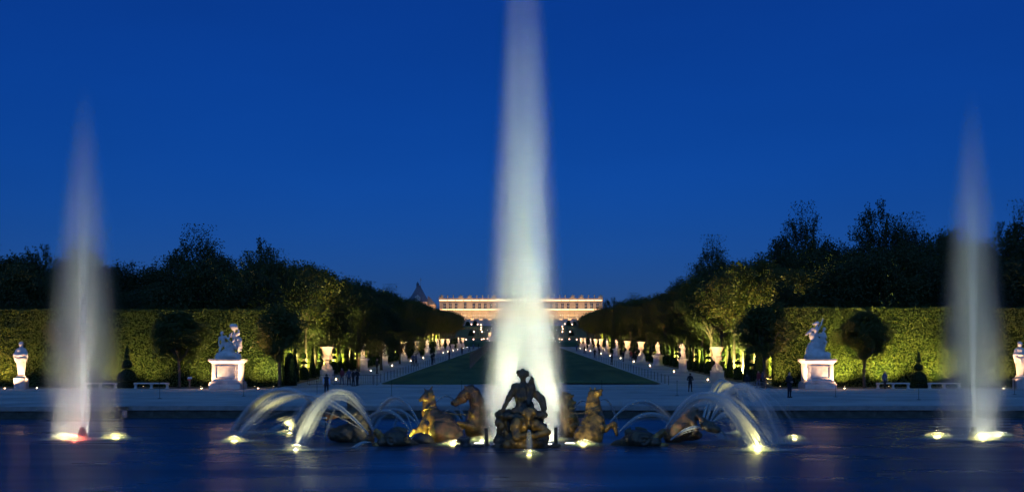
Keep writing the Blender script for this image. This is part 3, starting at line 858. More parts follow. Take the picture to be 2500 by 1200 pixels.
# small round trees standing free in front of the hedges
lawn_tree = [make_tree_proto(50 + i, M['leaf_avenue'], trunk_h=2.6, crown_c=5.0, crown_r=(2.2, 2.2, 2.1), n_clump=110, per=95, leaf=0.24, clump_r=0.45, trunk_r=0.14) for i in range(3)]
spec = [(183, 'round tree half veiled by the jet with the reddish nozzle', 1.0), (438, 'dark round tree between the bench and the left marble group', 1.0),
        (682, 'round tree with brown leaf tips beside the left avenue corner', 1.05),
        (1868, 'round tree beside the right avenue corner and white railing', 1.05), (2110, 'dark round tree beside the right marble group', 1.0),
        (2372, 'round tree half veiled by the jet with three lamps', 1.0)]
for i, (px, lab, sc) in enumerate(spec):
    D = 114.2
    p = at(px, 895, D); p.z = gz(D)
    plant_tree('round_tree', lab, 'tree', lawn_tree[i % 3], p, i * 1.3, sc, 'round trees in front of the hedges')

# avenue: two rows of chestnuts on each side
avenue = [make_tree_proto(60 + i, M['leaf_avenue'], trunk_h=5.2, crown_c=8.9, crown_r=(3.4, 3.4, 3.1), n_clump=72, per=110, leaf=0.27, clump_r=0.70, trunk_r=0.19) for i in range(4)]
for s_, nm in ((-1, 'left'), (1, 'right')):
    for row, (X, D0) in enumerate(((25.8, 131.0), (28.6, 127.0))):
        rowname = ('inner', 'outer')[row]
        for k in range(41):
            D = D0 + 8.6 * k + random.uniform(-0.5, 0.5)
            if D > 478: break
            sc = random.uniform(0.93, 1.08)
            lab = '%s chestnut from the plaza in the %s row of the %s avenue' % (ORD[k], rowname, nm)
            plant_tree('chestnut_tree', lab, 'tree', avenue[(k * 3 + row) % 4], (s_ * (X + random.uniform(-0.3, 0.3)), D, gz(D)), random.uniform(0, 6.28),
                       (sc, sc, sc * random.uniform(0.95, 1.08)), '%s row of the %s avenue' % (rowname, nm))

# woodland behind the hedges
forest = [make_tree_proto(80 + i, M['leaf_wood'], trunk_h=4.0, crown_c=9.5, crown_r=(4.6 + 0.5 * (i % 2), 4.6, 6.2), n_clump=110, per=165, leaf=0.24, clump_r=0.95, trunk_r=0.3) for i in range(4)]
TOP = 16.4
def wood_tree(px, ytop, D, wide, lab, grp, i):
    p = at(px, 895, D); g = gz(D)
    top = CAM_Z + (895 - ytop) * D / 3000.0
    s = (top - g) / TOP
    plant_tree('forest_tree', lab, 'tree', forest[i % 4], (p.x, D, g), i * 2.1, (s * wide, s * wide, s), grp)
LW_ = [(-20, 592, 150, 1.1), (55, 596, 152, 1.0), (120, 604, 150, 1.0), (200, 612, 156, 1.1), (270, 628, 150, 1.1), (345, 628, 152, 1.1), (415, 612, 150, 1.0),
       (478, 584, 156, 1.05), (535, 606, 150, 0.9), (596, 655, 146, 1.1), (642, 586, 142, 0.78), (700, 668, 165, 1.0), (772, 650, 172, 0.8), (848, 655, 182, 0.95),
       (905, 690, 205, 1.0), (950, 712, 240, 1.0), (990, 720, 290, 1.0)]
RW_ = [(1500, 728, 330, 1.0), (1545, 730, 290, 1.0), (1590, 722, 260, 1.0), (1640, 700, 225, 1.0), (1692, 650, 195, 0.85), (1738, 606, 180, 0.8), (1790, 622, 172, 0.9),
       (1845, 606, 160, 1.0), (1905, 590, 152, 0.9), (1968, 535, 150, 0.72), (2035, 585, 150, 1.0), (2095, 566, 150, 0.8), (2152, 497, 145, 0.66), (2215, 560, 150, 0.8),
       (2285, 545, 152, 0.85), (2350, 560, 150, 0.9), (2430, 548, 150, 0.8), (2500, 532, 145, 0.8)]
peak = {478: 'broad dark crown forming the left woodland hump', 642: 'tall dark tree standing out at the end of the left hedge', 1968: 'tall ragged tree above the right marble group',
        2152: 'tallest pointed tree over the right hedge', 1738: 'rounded dark crown where the right woodland steps down', 848: 'pointed crown above the left avenue'}
for side, lst in (('left', LW_), ('right', RW_)):
    for i, (px, yt, D, w) in enumerate(lst):
        wood_tree(px, yt, D, w, peak.get(px, '%s dark woodland tree of the %s skyline, counting rightwards' % (ORD[i], side)), '%s woodland skyline trees' % side, i + (0 if side == 'left' else 2))
    for i, (px, yt, D, w) in enumerate(lst):
        wood_tree(px + 26, yt + 45 + (i * 37) % 30, D - 14 if D < 200 else D - 30, 1.15, 'lower dark tree just under the %s crown of the %s skyline' % (ORD[i], side), '%s woodland filling trees' % side, i + 1)
bush = [make_tree_proto(95 + i, M['leaf_wood'], trunk_h=4.0, crown_c=8.6, crown_r=(3.0, 2.6, 3.6), n_clump=80, per=75, leaf=0.28, clump_r=0.7, trunk_r=0.2) for i in range(2)]
sap = [(45, 645, 'young tree catching light above the left herm'), (130, 690, 'young tree behind the left jet above the hedge'), (250, 680, 'young tree above the left hedge near the bench'),
       (395, 690, 'low young tree above the hedge between bench and group'), (488, 640, 'bushy lit young tree above the left marble group'), (560, 690, 'low young tree right above the left marble group'),
       (632, 662, 'lit young tree at the end of the left hedge'), (1915, 690, 'young tree at the start of the right hedge'), (1985, 700, 'low young tree above the right marble group'),
       (2052, 640, 'forked lit young tree above the right hedge'), (2150, 620, 'lit young tree below the tallest woodland tree'), (2215, 670, 'low lit young tree over the right topiary'),
       (2290, 645, 'young tree just inside the right jet'), (2400, 680, 'young tree behind the right jet'), (2470, 640, 'lit young tree above the right herm')]
for i, (px, yt, lab) in enumerate(sap):
    D = 121.8; p = at(px, 895, D); g = gz(D); top = CAM_Z + (895 - yt) * D / 3000.0
    s = (top - g) / 12.4
    plant_tree('young_tree', lab, 'tree', bush[i % 2], (p.x, D, g), i * 1.1, (s * 0.95, s * 0.8, s), 'young trees above the hedges')

# --- clipped yews
def topiary_mesh(kind, seed):
    r = np.random.default_rng(seed)
    mb = MB()
    if kind == 'cone':
        prof_ = [[(0.72, 0.0), (0.66, 0.5), (0.50, 1.3), (0.32, 2.2), (0.14, 2.9), (0.02, 3.0)], [(0.05, 3.0), (0.19, 3.1), (0.24, 3.24), (0.19, 3.38), (0.03, 3.46)]]
    elif kind == 'pyramid':
        prof_ = [[(0.78, 0.0), (0.70, 0.8), (0.55, 2.0), (0.36, 3.0), (0.22, 3.4), (0.02, 3.42)]]
    elif kind == 'tiers':
        prof_ = [[(0.80, 0.0), (0.84, 0.6), (0.80, 1.0), (0.6, 1.3), (0.3, 1.48), (0.05, 1.52)], [(0.1, 1.86), (0.62, 1.88), (0.55, 2.04), (0.3, 2.18), (0.05, 2.24)],
                 [(0.1, 2.5), (0.36, 2.52), (0.40, 2.75), (0.34, 3.0), (0.15, 3.16), (0.03, 3.2)], [(0.04, 3.3), (0.16, 3.38), (0.18, 3.5), (0.1, 3.62), (0.02, 3.66)]]
    else:  # wide tiers, like a chess piece
        prof_ = [[(1.16, 0.0), (1.18, 0.5), (1.12, 0.62)], [(0.2, 0.85), (1.12, 0.9), (1.14, 1.15), (0.95, 1.7), (0.5, 2.15), (0.08, 2.26)],
                 [(0.1, 2.34), (0.5, 2.42), (0.64, 2.7), (0.6, 3.05), (0.3, 3.34), (0.08, 3.4)], [(0.08, 3.5), (0.34, 3.55), (0.36, 3.8), (0.12, 3.98)], [(0.1, 4.05), (0.27, 4.12), (0.2, 4.5), (0.10, 4.95), (0.02, 5.2)]]
    P = []; O = []
    for pr in prof_:
        mb.lathe(pr, 16)
        for (ra, za), (rb, zb) in zip(pr, pr[1:]):
            ar = math.hypot(rb - ra, zb - za) * math.pi * (ra + rb)
            n = int(ar * 130) + 3
            u = r.uniform(0, 1, n); a = r.uniform(0, 6.283, n)
            rad = ra + (rb - ra) * u + r.normal(0, 0.025, n)
            P.append(np.stack([rad * np.cos(a), rad * np.sin(a), za + (zb - za) * u + r.normal(0, 0.02, n)], -1))
            sl = np.array([zb - za, ra - rb]); sl = sl / (np.linalg.norm(sl) + 1e-9)
            O.append(np.stack([np.cos(a) * sl[0], np.sin(a) * sl[0], np.full(n, sl[1])], -1))
    zt_ = prof_[-1][-1][1]
    mbs = MB().tube([(0, 0, 0), (0, 0, zt_ * 0.96)], 0.05, 7)
    return mbs.mesh('stem', M['bark']), mb.mesh('clipped_body', M['yew_core'], True), leaf_cards('leaves', np.concatenate(P).astype(np.float32), 0.13, M['leaf_yew'], seed, np.concatenate(O), 0.4, 0.5)
TOPI = {k: topiary_mesh(k, 120 + i) for i, k in enumerate(('cone', 'pyramid', 'tiers', 'chess'))}
def topiary(kind, label, loc, scale=1.0, rz=0.0, group=None):
    t = thing('topiary', label, 'topiary', loc, rz, group)
    t.scale = scale if hasattr(scale, '__len__') else (scale,) * 3
    st, bo, le = TOPI[kind]
    link('stem', st, t); b_ = link('clipped_body', bo, t); link('leaves', le, b_)
    return t
for s_, nm in ((-1, 'left'), (1, 'right')):
    for k in range(63):
        D = 126.2 + 5.45 * k
        if D > 470: break
        X = s_ * (24.2 if k else 23.6)
        kd = 'cone' if k % 2 else 'tiers'
        ordn = ORD[k // 2]
        what = 'pointed yew cone topped by a ball' if k % 2 else 'yew clipped in stacked tiers'
        lab = ('%s %s along the %s avenue' % (ordn, what, nm)) if ordn else 'distant %s along the %s avenue' % (what, nm)
        topiary(kd, lab, (X, D, gz(D)), (0.62, 0.62, 1.0 + 0.04 * math.sin(k * 2.3)), k, 'clipped yews of the %s avenue' % nm)
p = at(706, 895, 121.5); topiary('pyramid', 'pale lit yew pyramid at the corner of the left hedge', (p.x, 121.5, gz(121.5)), 0.95)
p = at(1852, 895, 121.5); topiary('pyramid', 'pale lit yew pyramid at the corner of the right hedge', (p.x, 121.5, gz(121.5)), 0.9)
p = at(310, 895, 115); topiary('chess', 'dark stacked yew between the two left benches', (p.x, 115, gz(115)), 0.78)
p = at(2243, 895, 115); topiary('chess', 'dark stacked yew between the two right benches', (p.x, 115, gz(115)), 0.68)

# --- lights among the plants
def ground_lamp(loc, aim, energy, col, label, group, deg=75, lens=None, size=0.11):
    t = thing('ground_lamp', label, 'lamp', loc, group=group)
    MB().box(-size, size, -size, size, 0, 0.12, bev=0.01).obj('housing', M['iron'], t)
    MB().lathe([(size * 0.8, 0.121), (size * 0.7, 0.14), (size * 0.2, 0.15)], 10).obj('lens', lens or M['lens_dim'], t, True)
    q = Vector(loc) + Vector((0, 0, 0.2))
    spot(q, q + Vector(aim), energy, col, deg, 0.8, 0.02, t)
    return t
HL = (1.0, 0.80, 0.30)
HLG = (1.0, 0.94, 0.26)
k = 0
for s_, nm in ((-1, 'left'), (1, 'right')):
    D = 131.0; k = 0
    while D < 470:
        w = 9.0 if D < 230 else 18.0
        ground_lamp((s_ * 27.3, D, gz(D)), (s_ * 1.25, 0.2, 1.0), 24000 * (w / 9.0), HLG, '%s lamp lighting the hedge of the %s avenue' % (ORD[k], nm),
                    'hedge lamps of the %s avenue' % nm, 124)
        D += w; k += 1
for s_, nm in ((-1, 'left'), (1, 'right')):
    for k, D in enumerate((127.5, 137.5, 150.0, 166.0)):
        ground_lamp((s_ * 25.0, D - 3.0, gz(D - 3.0)), (s_ * 0.25, 0.5, 2.0), 13000, (0.98, 0.86, 0.25), '%s lamp lighting the crowns of the %s avenue' % (ORD[k], nm), 'crown lamps of the %s avenue' % nm, 80)
fl = [(-14, 600, (1.0, 0.66, 0.20), 'beside the left herm'), (120, 260, (1.0, 0.78, 0.30), 'behind the jet with the reddish nozzle'), (262, 420, HL, 'behind the veiled left bench'),
      (350, 260, HL, 'behind the clear left bench'), (490, 430, HL, 'left of the left marble group'), (622, 430, HL, 'right of the left marble group'), (668, 420, (0.95, 0.95, 0.40), 'at the left hedge corner'),
      (1905, 380, HL, 'behind the white railing'), (2062, 1100, HLG, 'right of the right marble group'), (2170, 1150, HLG, 'behind the person at the right bench'), (2300, 800, HLG, 'beside the right stacked yew'), (2455, 350, HL, 'beside the right herm')]
for px, e, c, where in fl:
    D = 115.6; p = at(px, 895, D)
    ground_lamp((p.x, D, gz(D)), (0.05, 0.8, 1.5), e * 4.0, c, 'small hedge lamp ' + where, 'hedge lamps on the plaza side', 115, size=0.07)

# ================================================================== sculpture: smooth blended bodies
def surface_nets(d, org, h):
    s = d < 0
    a = s.astype(np.int8)
    c = a[:-1, :-1, :-1] + a[1:, :-1, :-1] + a[:-1, 1:, :-1] + a[1:, 1:, :-1] + a[:-1, :-1, 1:] + a[1:, :-1, 1:] + a[:-1, 1:, 1:] + a[1:, 1:, 1:]
    mask = (c > 0) & (c < 8)
    cells = np.argwhere(mask)
    idx = np.full(mask.shape, -1, np.int32); idx[mask] = np.arange(len(cells))
    pos = np.zeros((len(cells), 3), np.float32); cnt = np.zeros((len(cells), 1), np.float32)
    cor = [(i, j, k) for i in (0, 1) for j in (0, 1) for k in (0, 1)]
    for p in cor:
        for ax in range(3):
            if p[ax]: continue
            q = list(p); q[ax] = 1
            v1 = d[cells[:, 0] + p[0], cells[:, 1] + p[1], cells[:, 2] + p[2]]
            v2 = d[cells[:, 0] + q[0], cells[:, 1] + q[1], cells[:, 2] + q[2]]
            x = (v1 < 0) != (v2 < 0)
            t = np.where(x, v1 / np.where(x, v1 - v2, 1), 0)
            e = np.tile(np.array(p, np.float32), (len(cells), 1)); e[:, ax] += t
            pos += e * x[:, None]; cnt += x[:, None]
    V = np.array(org, np.float32) + h * (cells + pos / np.maximum(cnt, 1))
    F = []
    for ax in range(3):
        sl0 = [slice(1, -1)] * 3; sl1 = [slice(1, -1)] * 3
        sl0[ax] = slice(0, -1); sl1[ax] = slice(1, None)
        s0, s1 = s[tuple(sl0)], s[tuple(sl1)]
        off = np.array([1, 1, 1]); off[ax] = 0
        for sign, cond in ((1, s0 & ~s1), (-1, ~s0 & s1)):
            g = np.argwhere(cond) + off
            if not len(g): continue
            u, v = [(1, 2), (2, 0), (0, 1)][ax]
            eu = np.zeros(3, int); eu[u] = 1; ev = np.zeros(3, int); ev[v] = 1
            q = [idx[tuple((g - eu - ev).T)], idx[tuple((g - ev).T)], idx[tuple(g.T)], idx[tuple((g - eu).T)]]
            F.append(np.stack(q if sign > 0 else q[::-1], -1))
    F = np.concatenate(F)
    return V, F[(F >= 0).all(1)]

def cap(a, b, ra, rb=None, m=0): return ('c', np.array(a, np.float32), np.array(b, np.float32), ra, ra if rb is None else rb, m)
def ell(c, r, m=0, rot=None): return ('e', np.array(c, np.float32), np.array(r, np.float32), rot, m)
def chain(pts, rads, m=0): return [cap(pts[i], pts[i + 1], rads[i], rads[i + 1], m) for i in range(len(pts) - 1)]

def sculpt(name, prims, mats, h=0.04, k=0.03, amp=0.0, freq=12.0, seed=1, cut=None, folds=None):
    lo = np.full(3, 1e9); hi = -lo; bb = []
    for p in prims:
        if p[0] == 'c':
            r = max(p[3], p[4]); a = np.minimum(p[1], p[2]) - r; b_ = np.maximum(p[1], p[2]) + r
        else:
            r = p[2] if p[3] is None else np.full(3, p[2].max()); a = p[1] - r; b_ = p[1] + r
        bb.append((a, b_)); lo = np.minimum(lo, a); hi = np.maximum(hi, b_)
    pad = 4 * k + 3 * h + amp; lo -= pad; hi += pad
    n = np.ceil((hi - lo) / h).astype(int) + 1
    acc = np.zeros(n, np.float32); multi = len(mats) > 1
    if multi: best = np.full(n, 1e9, np.float32); who = np.zeros(n, np.int8)
    ax = [lo[i] + h * np.arange(n[i]) for i in range(3)]
    mg = 6 * k + 2 * h
    for p, (a, b_) in zip(prims, bb):
        i0 = np.maximum(np.floor((a - mg - lo) / h).astype(int), 0); i1 = np.minimum(np.ceil((b_ + mg - lo) / h).astype(int) + 1, n)
        S = tuple(slice(i0[j], i1[j]) for j in range(3))
        P = np.stack(np.meshgrid(*[ax[j][S[j]] for j in range(3)], indexing='ij'), -1).astype(np.float32)
        if p[0] == 'c':
            ab = p[2] - p[1]; L = float(ab @ ab) + 1e-9
            t = np.clip(((P - p[1]) @ ab) / L, 0, 1)
            d = np.linalg.norm(P - p[1] - t[..., None] * ab, axis=-1) - (p[3] + (p[4] - p[3]) * t)
        else:
            Q = P - p[1]
            if p[3] is not None: Q = Q @ np.array(p[3].to_matrix(), np.float32)
            k0 = np.linalg.norm(Q / p[2], axis=-1); k1 = np.linalg.norm(Q / (p[2] * p[2]), axis=-1)
            d = k0 * (k0 - 1) / np.maximum(k1, 1e-6)
        acc[S] += np.exp(-np.clip(d, -8 * k, 60 * k) / k)
        if multi:
            w = d < best[S]; best[S] = np.where(w, d, best[S]); who[S] = np.where(w, p[-1], who[S])
    D = -k * np.log(np.maximum(acc, 1e-12))
    if amp or folds:
        P = np.stack(np.meshgrid(*ax, indexing='ij'), -1).astype(np.float32)
        if amp: D += amp * sines(P, freq, seed)
        if folds: D += folds * np.sin(P[..., 0] * 34 + 2.2 * np.sin(P[..., 2] * 3.1) + P[..., 1] * 20).astype(np.float32)
    if cut is not None:
        D = np.maximum(D, (cut - ax[2])[None, None, :].astype(np.float32))
    V, F = surface_nets(D, lo, h)
    mi = None
    if multi:
        c = np.clip(np.round((V[F].mean(1) - lo) / h).astype(int), 0, n - 1)
        mi = who[c[:, 0], c[:, 1], c[:, 2]]
    return mesh_np(name, V, F, mats, True, mi)

def body(J, s=1.0, m=0, mh=None, female=False, head=True, hair=0.0):
    """Human figure from joints: pel, che, nek, hed, and pairs sho/elb/han, hip/kne/ank/toe."""
    mh = m if mh is None else mh
    v = lambda n: np.array(J[n], float)
    P = []
    pel, che, nek, hed = v('pel'), v('che'), v('nek'), v('hed')
    mid = (pel + che) / 2
    P += [cap(pel, mid, 0.155 * s, 0.135 * s, m), cap(mid, che, 0.135 * s, 0.17 * s, m), cap(che, nek, 0.12 * s, 0.065 * s, m), cap(nek, hed, 0.06 * s, 0.06 * s, mh)]
    if head:
        P += [ell(hed + np.array([0, 0, 0.05 * s]), np.array([0.085, 0.105, 0.125]) * s, mh)]
        if hair: P += [ell(hed + np.array([0, 0.02 * s, 0.085 * s]), np.array([0.10, 0.115, 0.105]) * s * (1 + hair), mh)]
    for sd in 'lr':
        if 'sho' + sd in J:
            a, b_, c = v('sho' + sd), v('elb' + sd), v('han' + sd)
            P += [cap(che, a, 0.11 * s, 0.085 * s, m), cap(a, b_, 0.072 * s, 0.053 * s, m), cap(b_, c, 0.053 * s, 0.034 * s, m)]
            dv = (c - b_) / (np.linalg.norm(c - b_) + 1e-9)
            P += [cap(c, c + dv * 0.07 * s, 0.040 * s, 0.036 * s, m), cap(c + dv * 0.07 * s, c + dv * 0.15 * s, 0.026 * s, 0.014 * s, m)]
        if 'hip' + sd in J:
            a, b_, c, e = v('hip' + sd), v('kne' + sd), v('ank' + sd), v('toe' + sd)
            P += [cap(pel, a, 0.13 * s, 0.11 * s, m), cap(a, b_, 0.105 * s, 0.068 * s, m), cap(b_, b_ * 0.6 + c * 0.4, 0.068 * s, 0.064 * s, m), cap(b_ * 0.6 + c * 0.4, c, 0.064 * s, 0.042 * s, m), cap(c, e, 0.045 * s, 0.035 * s, m)]
    return P

def horse_neck_head(w, poll, muz, r=1.0, m=0, ears=True, mane=True, side=(1, 0, 0), seed=3):
    """withers -> poll -> muzzle, with cheek, jaw, ears and a windblown mane."""
    w, poll, muz = (np.array(x, float) for x in (w, poll, muz)); sd = np.array(side, float)
    hd = muz - poll; L = np.linalg.norm(hd); hd /= L
    up = np.array([0, 0, 1.0])
    crest = np.cross(hd, sd); crest /= np.linalg.norm(crest) + 1e-9
    if crest @ up < 0: crest = -crest
    mid = (w + poll) / 2 + (poll - w)[[0, 1, 2]] * 0.0 + crest * 0.05
    P = chain([w, mid, poll], [0.38 * r, 0.30 * r, 0.21 * r], m)
    cheek = poll + hd * L * 0.30 - crest * 0.05 * r
    P += [cap(poll, cheek, 0.165 * r, 0.17 * r, m), cap(cheek, muz - hd * 0.1, 0.15 * r, 0.095 * r, m), cap(muz - hd * 0.12, muz, 0.10 * r, 0.085 * r, m)]
    P += [cap(cheek - crest * 0.07 * r, muz - hd * 0.06 - crest * 0.10 * r, 0.10 * r, 0.05 * r, m)]
    for q in (-1, 1):
        P += [ell(poll + hd * L * 0.3 + sd * q * 0.12 * r + crest * 0.07 * r, np.array([0.045, 0.045, 0.04]) * r, m)]
        P += [ell(muz + sd * q * 0.06 * r + crest * 0.04 * r, np.array([0.04, 0.04, 0.04]) * r, m)]
        if ears:
            e0 = poll + sd * q * 0.09 * r + crest * 0.12 * r
            P += [cap(e0, e0 + crest * 0.17 * r + sd * q * 0.05 * r - hd * 0.05, 0.05 * r, 0.014 * r, m)]
    if mane:
        rr = np.random.default_rng(seed)
        ax_ = poll - w
        for i in range(13):
            u = 0.12 + 0.9 * i / 12
            b0 = w + ax_ * u + crest * 0.0 - hd * (0.17 + 0.06 * (1 - u)) * r
            off = rr.normal(size=3) * 0.09 * r - hd * 0.12 * r + sd * rr.choice([-1, 1]) * 0.12 * r + up * rr.uniform(-0.12, 0.10)
            P += [cap(b0, b0 + off, 0.075 * r, 0.028 * r, m)]
    return P

# ---------------------------------------------------------------- chariot group in the middle of the basin (D about 50)
def loc50(px, py, D=50.0, dy=0.0):
    p = at(px, py, D); return (p.x, dy, p.z)
BR = [M['bronze_dark']]
G0 = at(1272, 895, 50.2); G0.z = 0
cg = thing('charioteer_group', 'dark bronze charioteer seen from behind, seated on a rocky shell with a crouching triton', 'statue', G0)
L = lambda px, py, dy=0.0: loc50(px, py, 50.2, dy)
ap = []
ap += chain([L(1277, 1004, .15), L(1276, 986, .12), L(1275, 966, .1), L(1276, 949, .1)], [0.38, 0.27, 0.30, 0.27])
ap += [cap(L(1261, 946, .1), L(1291, 945, .1), 0.20, 0.19), cap(L(1277, 942, .1), L(1277, 922, .1), 0.12, 0.095)]
ap += [ell(L(1277, 914, .12), (0.155, 0.18, 0.19)), ell(L(1270, 918, .0), (0.05, 0.06, 0.06))]
rr = np.random.default_rng(4)
for i in range(16):    # curly hair and wreath
    a = rr.uniform(0, 6.28); e = rr.uniform(-0.2, 1.2)
    c = np.array(L(1277, 913, .12)) + 0.165 * np.array([math.cos(a) * math.cos(e), math.sin(a) * math.cos(e) * 0.9, math.sin(e)])
    ap += [cap(c, c + rr.normal(size=3) * 0.06, 0.055, 0.03)]
ap += [cap(L(1288, 914, .1), L(1298, 919, .1), 0.045, 0.015), cap(L(1290, 908, .1), L(1295, 905, .1), 0.035, 0.012), cap(L(1264, 906, .1), L(1259, 911, .1), 0.05, 0.025)]
# straight left arm propped on the rim
ap += [cap(L(1257, 945, .1), L(1243, 970, .05), 0.15, 0.115), cap(L(1243, 970, .05), L(1229, 997, .0), 0.11, 0.075), cap(L(1230, 999, .0), L(1217, 1004, -.05), 0.10, 0.06)]
for i in range(4): ap += [cap(L(1220, 1003, -.05 - .03 * i), L(1212 + i, 1007, -.10 - .03 * i), 0.035, 0.02)]
# cloak over the right shoulder and falling behind
ap += [cap(L(1299, 924, .05), L(1298, 948, .1), 0.07, 0.15), cap(L(1300, 924, -.1), L(1276, 946, -.28), 0.055, 0.03), cap(L(1297, 948, .1), L(1290, 985, -.1), 0.15, 0.12)]
ap += chain([L(1296, 962, .2), L(1310, 962, .25), L(1322, 975, .2), L(1327, 995, .1), L(1328, 1012, .0)], [0.12, 0.15, 0.16, 0.13, 0.07])
ap += [cap(L(1256, 1003, 0), L(1300, 1004, 0), 0.16, 0.18), cap(L(1294, 985, .1), L(1302, 1004, .1), 0.13, 0.14)]
link('charioteer', sculpt('charioteer', ap, BR, 0.026, 0.024, 0.012, 15, 3, folds=0.014), cg)
ch = []
rr = np.random.default_rng(9)
for i in range(13):   # scalloped shell rim
    u = i / 12; ch += [ell(L(1216 + 112 * u, 1012 + 5 * math.sin(u * math.pi), -.35 * math.sin(u * math.pi)), (0.15, 0.22, 0.12))]
ch += [cap(L(1226, 1012, .2), L(1318, 1012, .2), 0.17, 0.17), cap(L(1238, 1025, .35), L(1304, 1025, .35), 0.42, 0.42), cap(L(1238, 1050, .4), L(1306, 1052, .4), 0.45, 0.42), cap(L(1236, 1082, .35), L(1312, 1084, .3), 0.42, 0.40)]
for i in range(46):
    px = rr.uniform(1216, 1328); py = rr.uniform(1018, 1086)
    if 1262 < px < 1300 and py < 1050: continue
    ch += [ell(L(px, py, rr.uniform(-.3, .2)), rr.uniform(0.10, 0.24, 3))]
ch += [cap(L(1216, 1090, 0), L(1330, 1090, 0), 0.20, 0.16), cap(L(1205, 1092, 0), L(1240, 1090, -.2), 0.10, 0.2), cap(L(1330, 1090, 0), L(1368, 1086, 0), 0.12, 0.05), cap(L(1318, 1083, -.1), L(1326, 1084, 0), 0.2, 0.15)]
link('shell_chariot', sculpt('shell_chariot', ch, BR, 0.03, 0.022, 0.034, 20, 5), cg)
tr = []
tr += [ell(L(1291, 1012, -.85), (0.19, 0.20, 0.24)), ell(L(1291, 1003, -.8), (0.24, 0.22, 0.16))]
for i in range(20):
    a = rr.uniform(0, 3.3); c = np.array(L(1291 + 14 * math.cos(a), 1008 - 12 * math.sin(a), -.88))
    tr += [ell(c, (0.06, 0.07, 0.06))]
tr += [cap(L(1291, 1020, -.95), L(1291, 1030, -.95), 0.08, 0.06), cap(L(1289, 1026, -.9), L(1291, 1036, -.92), 0.12, 0.1)]  # beard
tr += [cap(L(1264, 1036, -.6), L(1304, 1036, -.6), 0.30, 0.24), cap(L(1280, 1036, -.5), L(1280, 1070, -.4), 0.36, 0.34)]
tr += [ell(L(1262, 1034, -.75), (0.24, 0.25, 0.30)), cap(L(1258, 1038, -.8), L(1262, 1064, -.95), 0.21, 0.17), cap(L(1262, 1064, -.95), L(1288, 1058, -1.2), 0.16, 0.11)]
tr += [cap(L(1306, 1032, -.7), L(1334, 1050, -.9), 0.19, 0.15), cap(L(1335, 1051, -.95), L(1300, 1060, -1.2), 0.145, 0.10), cap(L(1300, 1058, -1.25), L(1289, 1054, -1.3), 0.09, 0.06)]
for i in range(4): tr += [cap(L(1296, 1055 + 2 * i, -1.3), L(1285, 1051 + 3 * i, -1.34), 0.032, 0.022)]
tr += [cap(L(1262, 1078, -.5), L(1300, 1080, -.5), 0.33, 0.2), cap(L(1240, 1084, -.4), L(1285, 1086, -.6), 0.22, 0.25)]
link('triton', sculpt('triton', tr, [M['gold']], 0.026, 0.020, 0.014, 16, 8), cg, )

def pipe_stub(px, y0, y1, label, tilt):
    D = 51.2; a = at(px, y1, D); t = thing('pipe_stub', label, 'pipe', (a.x, D, 0), group='pipe stubs beside the charioteer')
    z = at(px, y0, D).z
    MB().tube([(0, 0, -0.3), (tilt, 0, z)], 0.075, 12).obj('pipe', M['bronze_dark'], t, True)
    MB().lathe([(0.11, 0.0), (0.11, 0.06), (0.085, 0.09)], 12).obj('flange', M['bronze_dark'], t)
pipe_stub(1190, 1044, 1082, 'dark pipe stub standing left of the charioteer group', -0.06)
pipe_stub(1357, 1042, 1080, 'dark pipe stub standing right of the charioteer group', 0.0)

# ---------------------------------------------------------------- horses
def horse(label, D, pxs, prims, mat_list, h=0.03, group='horses of the bronze team', rope=None):
    c = at(pxs, 895, D); c.z = 0
    t = thing('horse_statue', label, 'statue', c, group=group)
    q = [p for p in prims]
    link('body', sculpt('body', q, mat_list, h, 0.032, 0.016, 14, int(pxs), cut=-0.3), t)
    return t
def HL_(D, pc):
    return lambda px, py, dy=0.0: ((px - pc) * D / 3000.0, dy, CAM_Z - (py - 895) * D / 3000.0)
f = HL_(54.0, 1070)   # rearing horse with thrown back head, rump towards the pool
p = []
p += chain([f(1100, 1062, -.3), f(1082, 1040, 0), f(1060, 1020, .4), f(1048, 1008, .6)], [0.58, 0.54, 0.43, 0.36])
p += [ell(f(1080, 1054, -.35), (0.60, 0.5, 0.50)), ell(f(1108, 1060, -.1), (0.42, 0.4, 0.42))]
p += horse_neck_head(f(1048, 1004, .6), f(1042, 966, .75), f(1030, 972, 1.15), 0.92, side=(0.9, -0.3, 0), seed=5, ears=False)
p += [cap(f(1040, 957, .66), f(1031, 945, .62), 0.065, 0.015), cap(f(1046, 956, .66), f(1053, 943, .62), 0.065, 0.015), cap(f(1041, 962, .62), f(1033, 969, .5), 0.15, 0.11), cap(f(1033, 969, .5), f(1024, 976, .45), 0.11, 0.075), ell(f(1034, 963, .45), (0.05, 0.05, 0.045)), ell(f(1041, 974, .5), (0.15, 0.14, 0.13))]
for i in range(8): p += [cap(f(1047 + i, 958 + 5 * i, .45), f(1055 + 1.2 * i, 958 + 6 * i, .35), 0.075, 0.03)]
p += chain([f(1044, 1025, .3), f(1030, 1044, .1), f(1014, 1050, 0), f(1003, 1062, 0)], [0.26, 0.17, 0.10, 0.075])
p += chain([f(1044, 1040, .1), f(1040, 1062, .1), f(1034, 1074, .1)], [0.24, 0.14, 0.1])
h1 = horse('bronze horse rearing with head thrown back beside the left rocks', 54.0, 1070, p, [M['bronze']])
MB().tube([f(1062, 1000, .2), f(1085, 1006, -.1), f(1118, 1011, .2), f(1142, 1012, .8)], 0.022, 6).obj('rein', M['bronze_dark'], h1)
MB().tube([f(1034, 1000, .28), f(1046, 996, .18), f(1058, 998, .2), f(1064, 1004, .3)], 0.035, 6).obj('breast_collar', M['gold'], h1)
f = HL_(56.0, 1150)
p = []
p += chain([f(1168, 1072, .8), f(1165, 1050, .5), f(1160, 1030, .2)], [0.6, 0.58, 0.48])
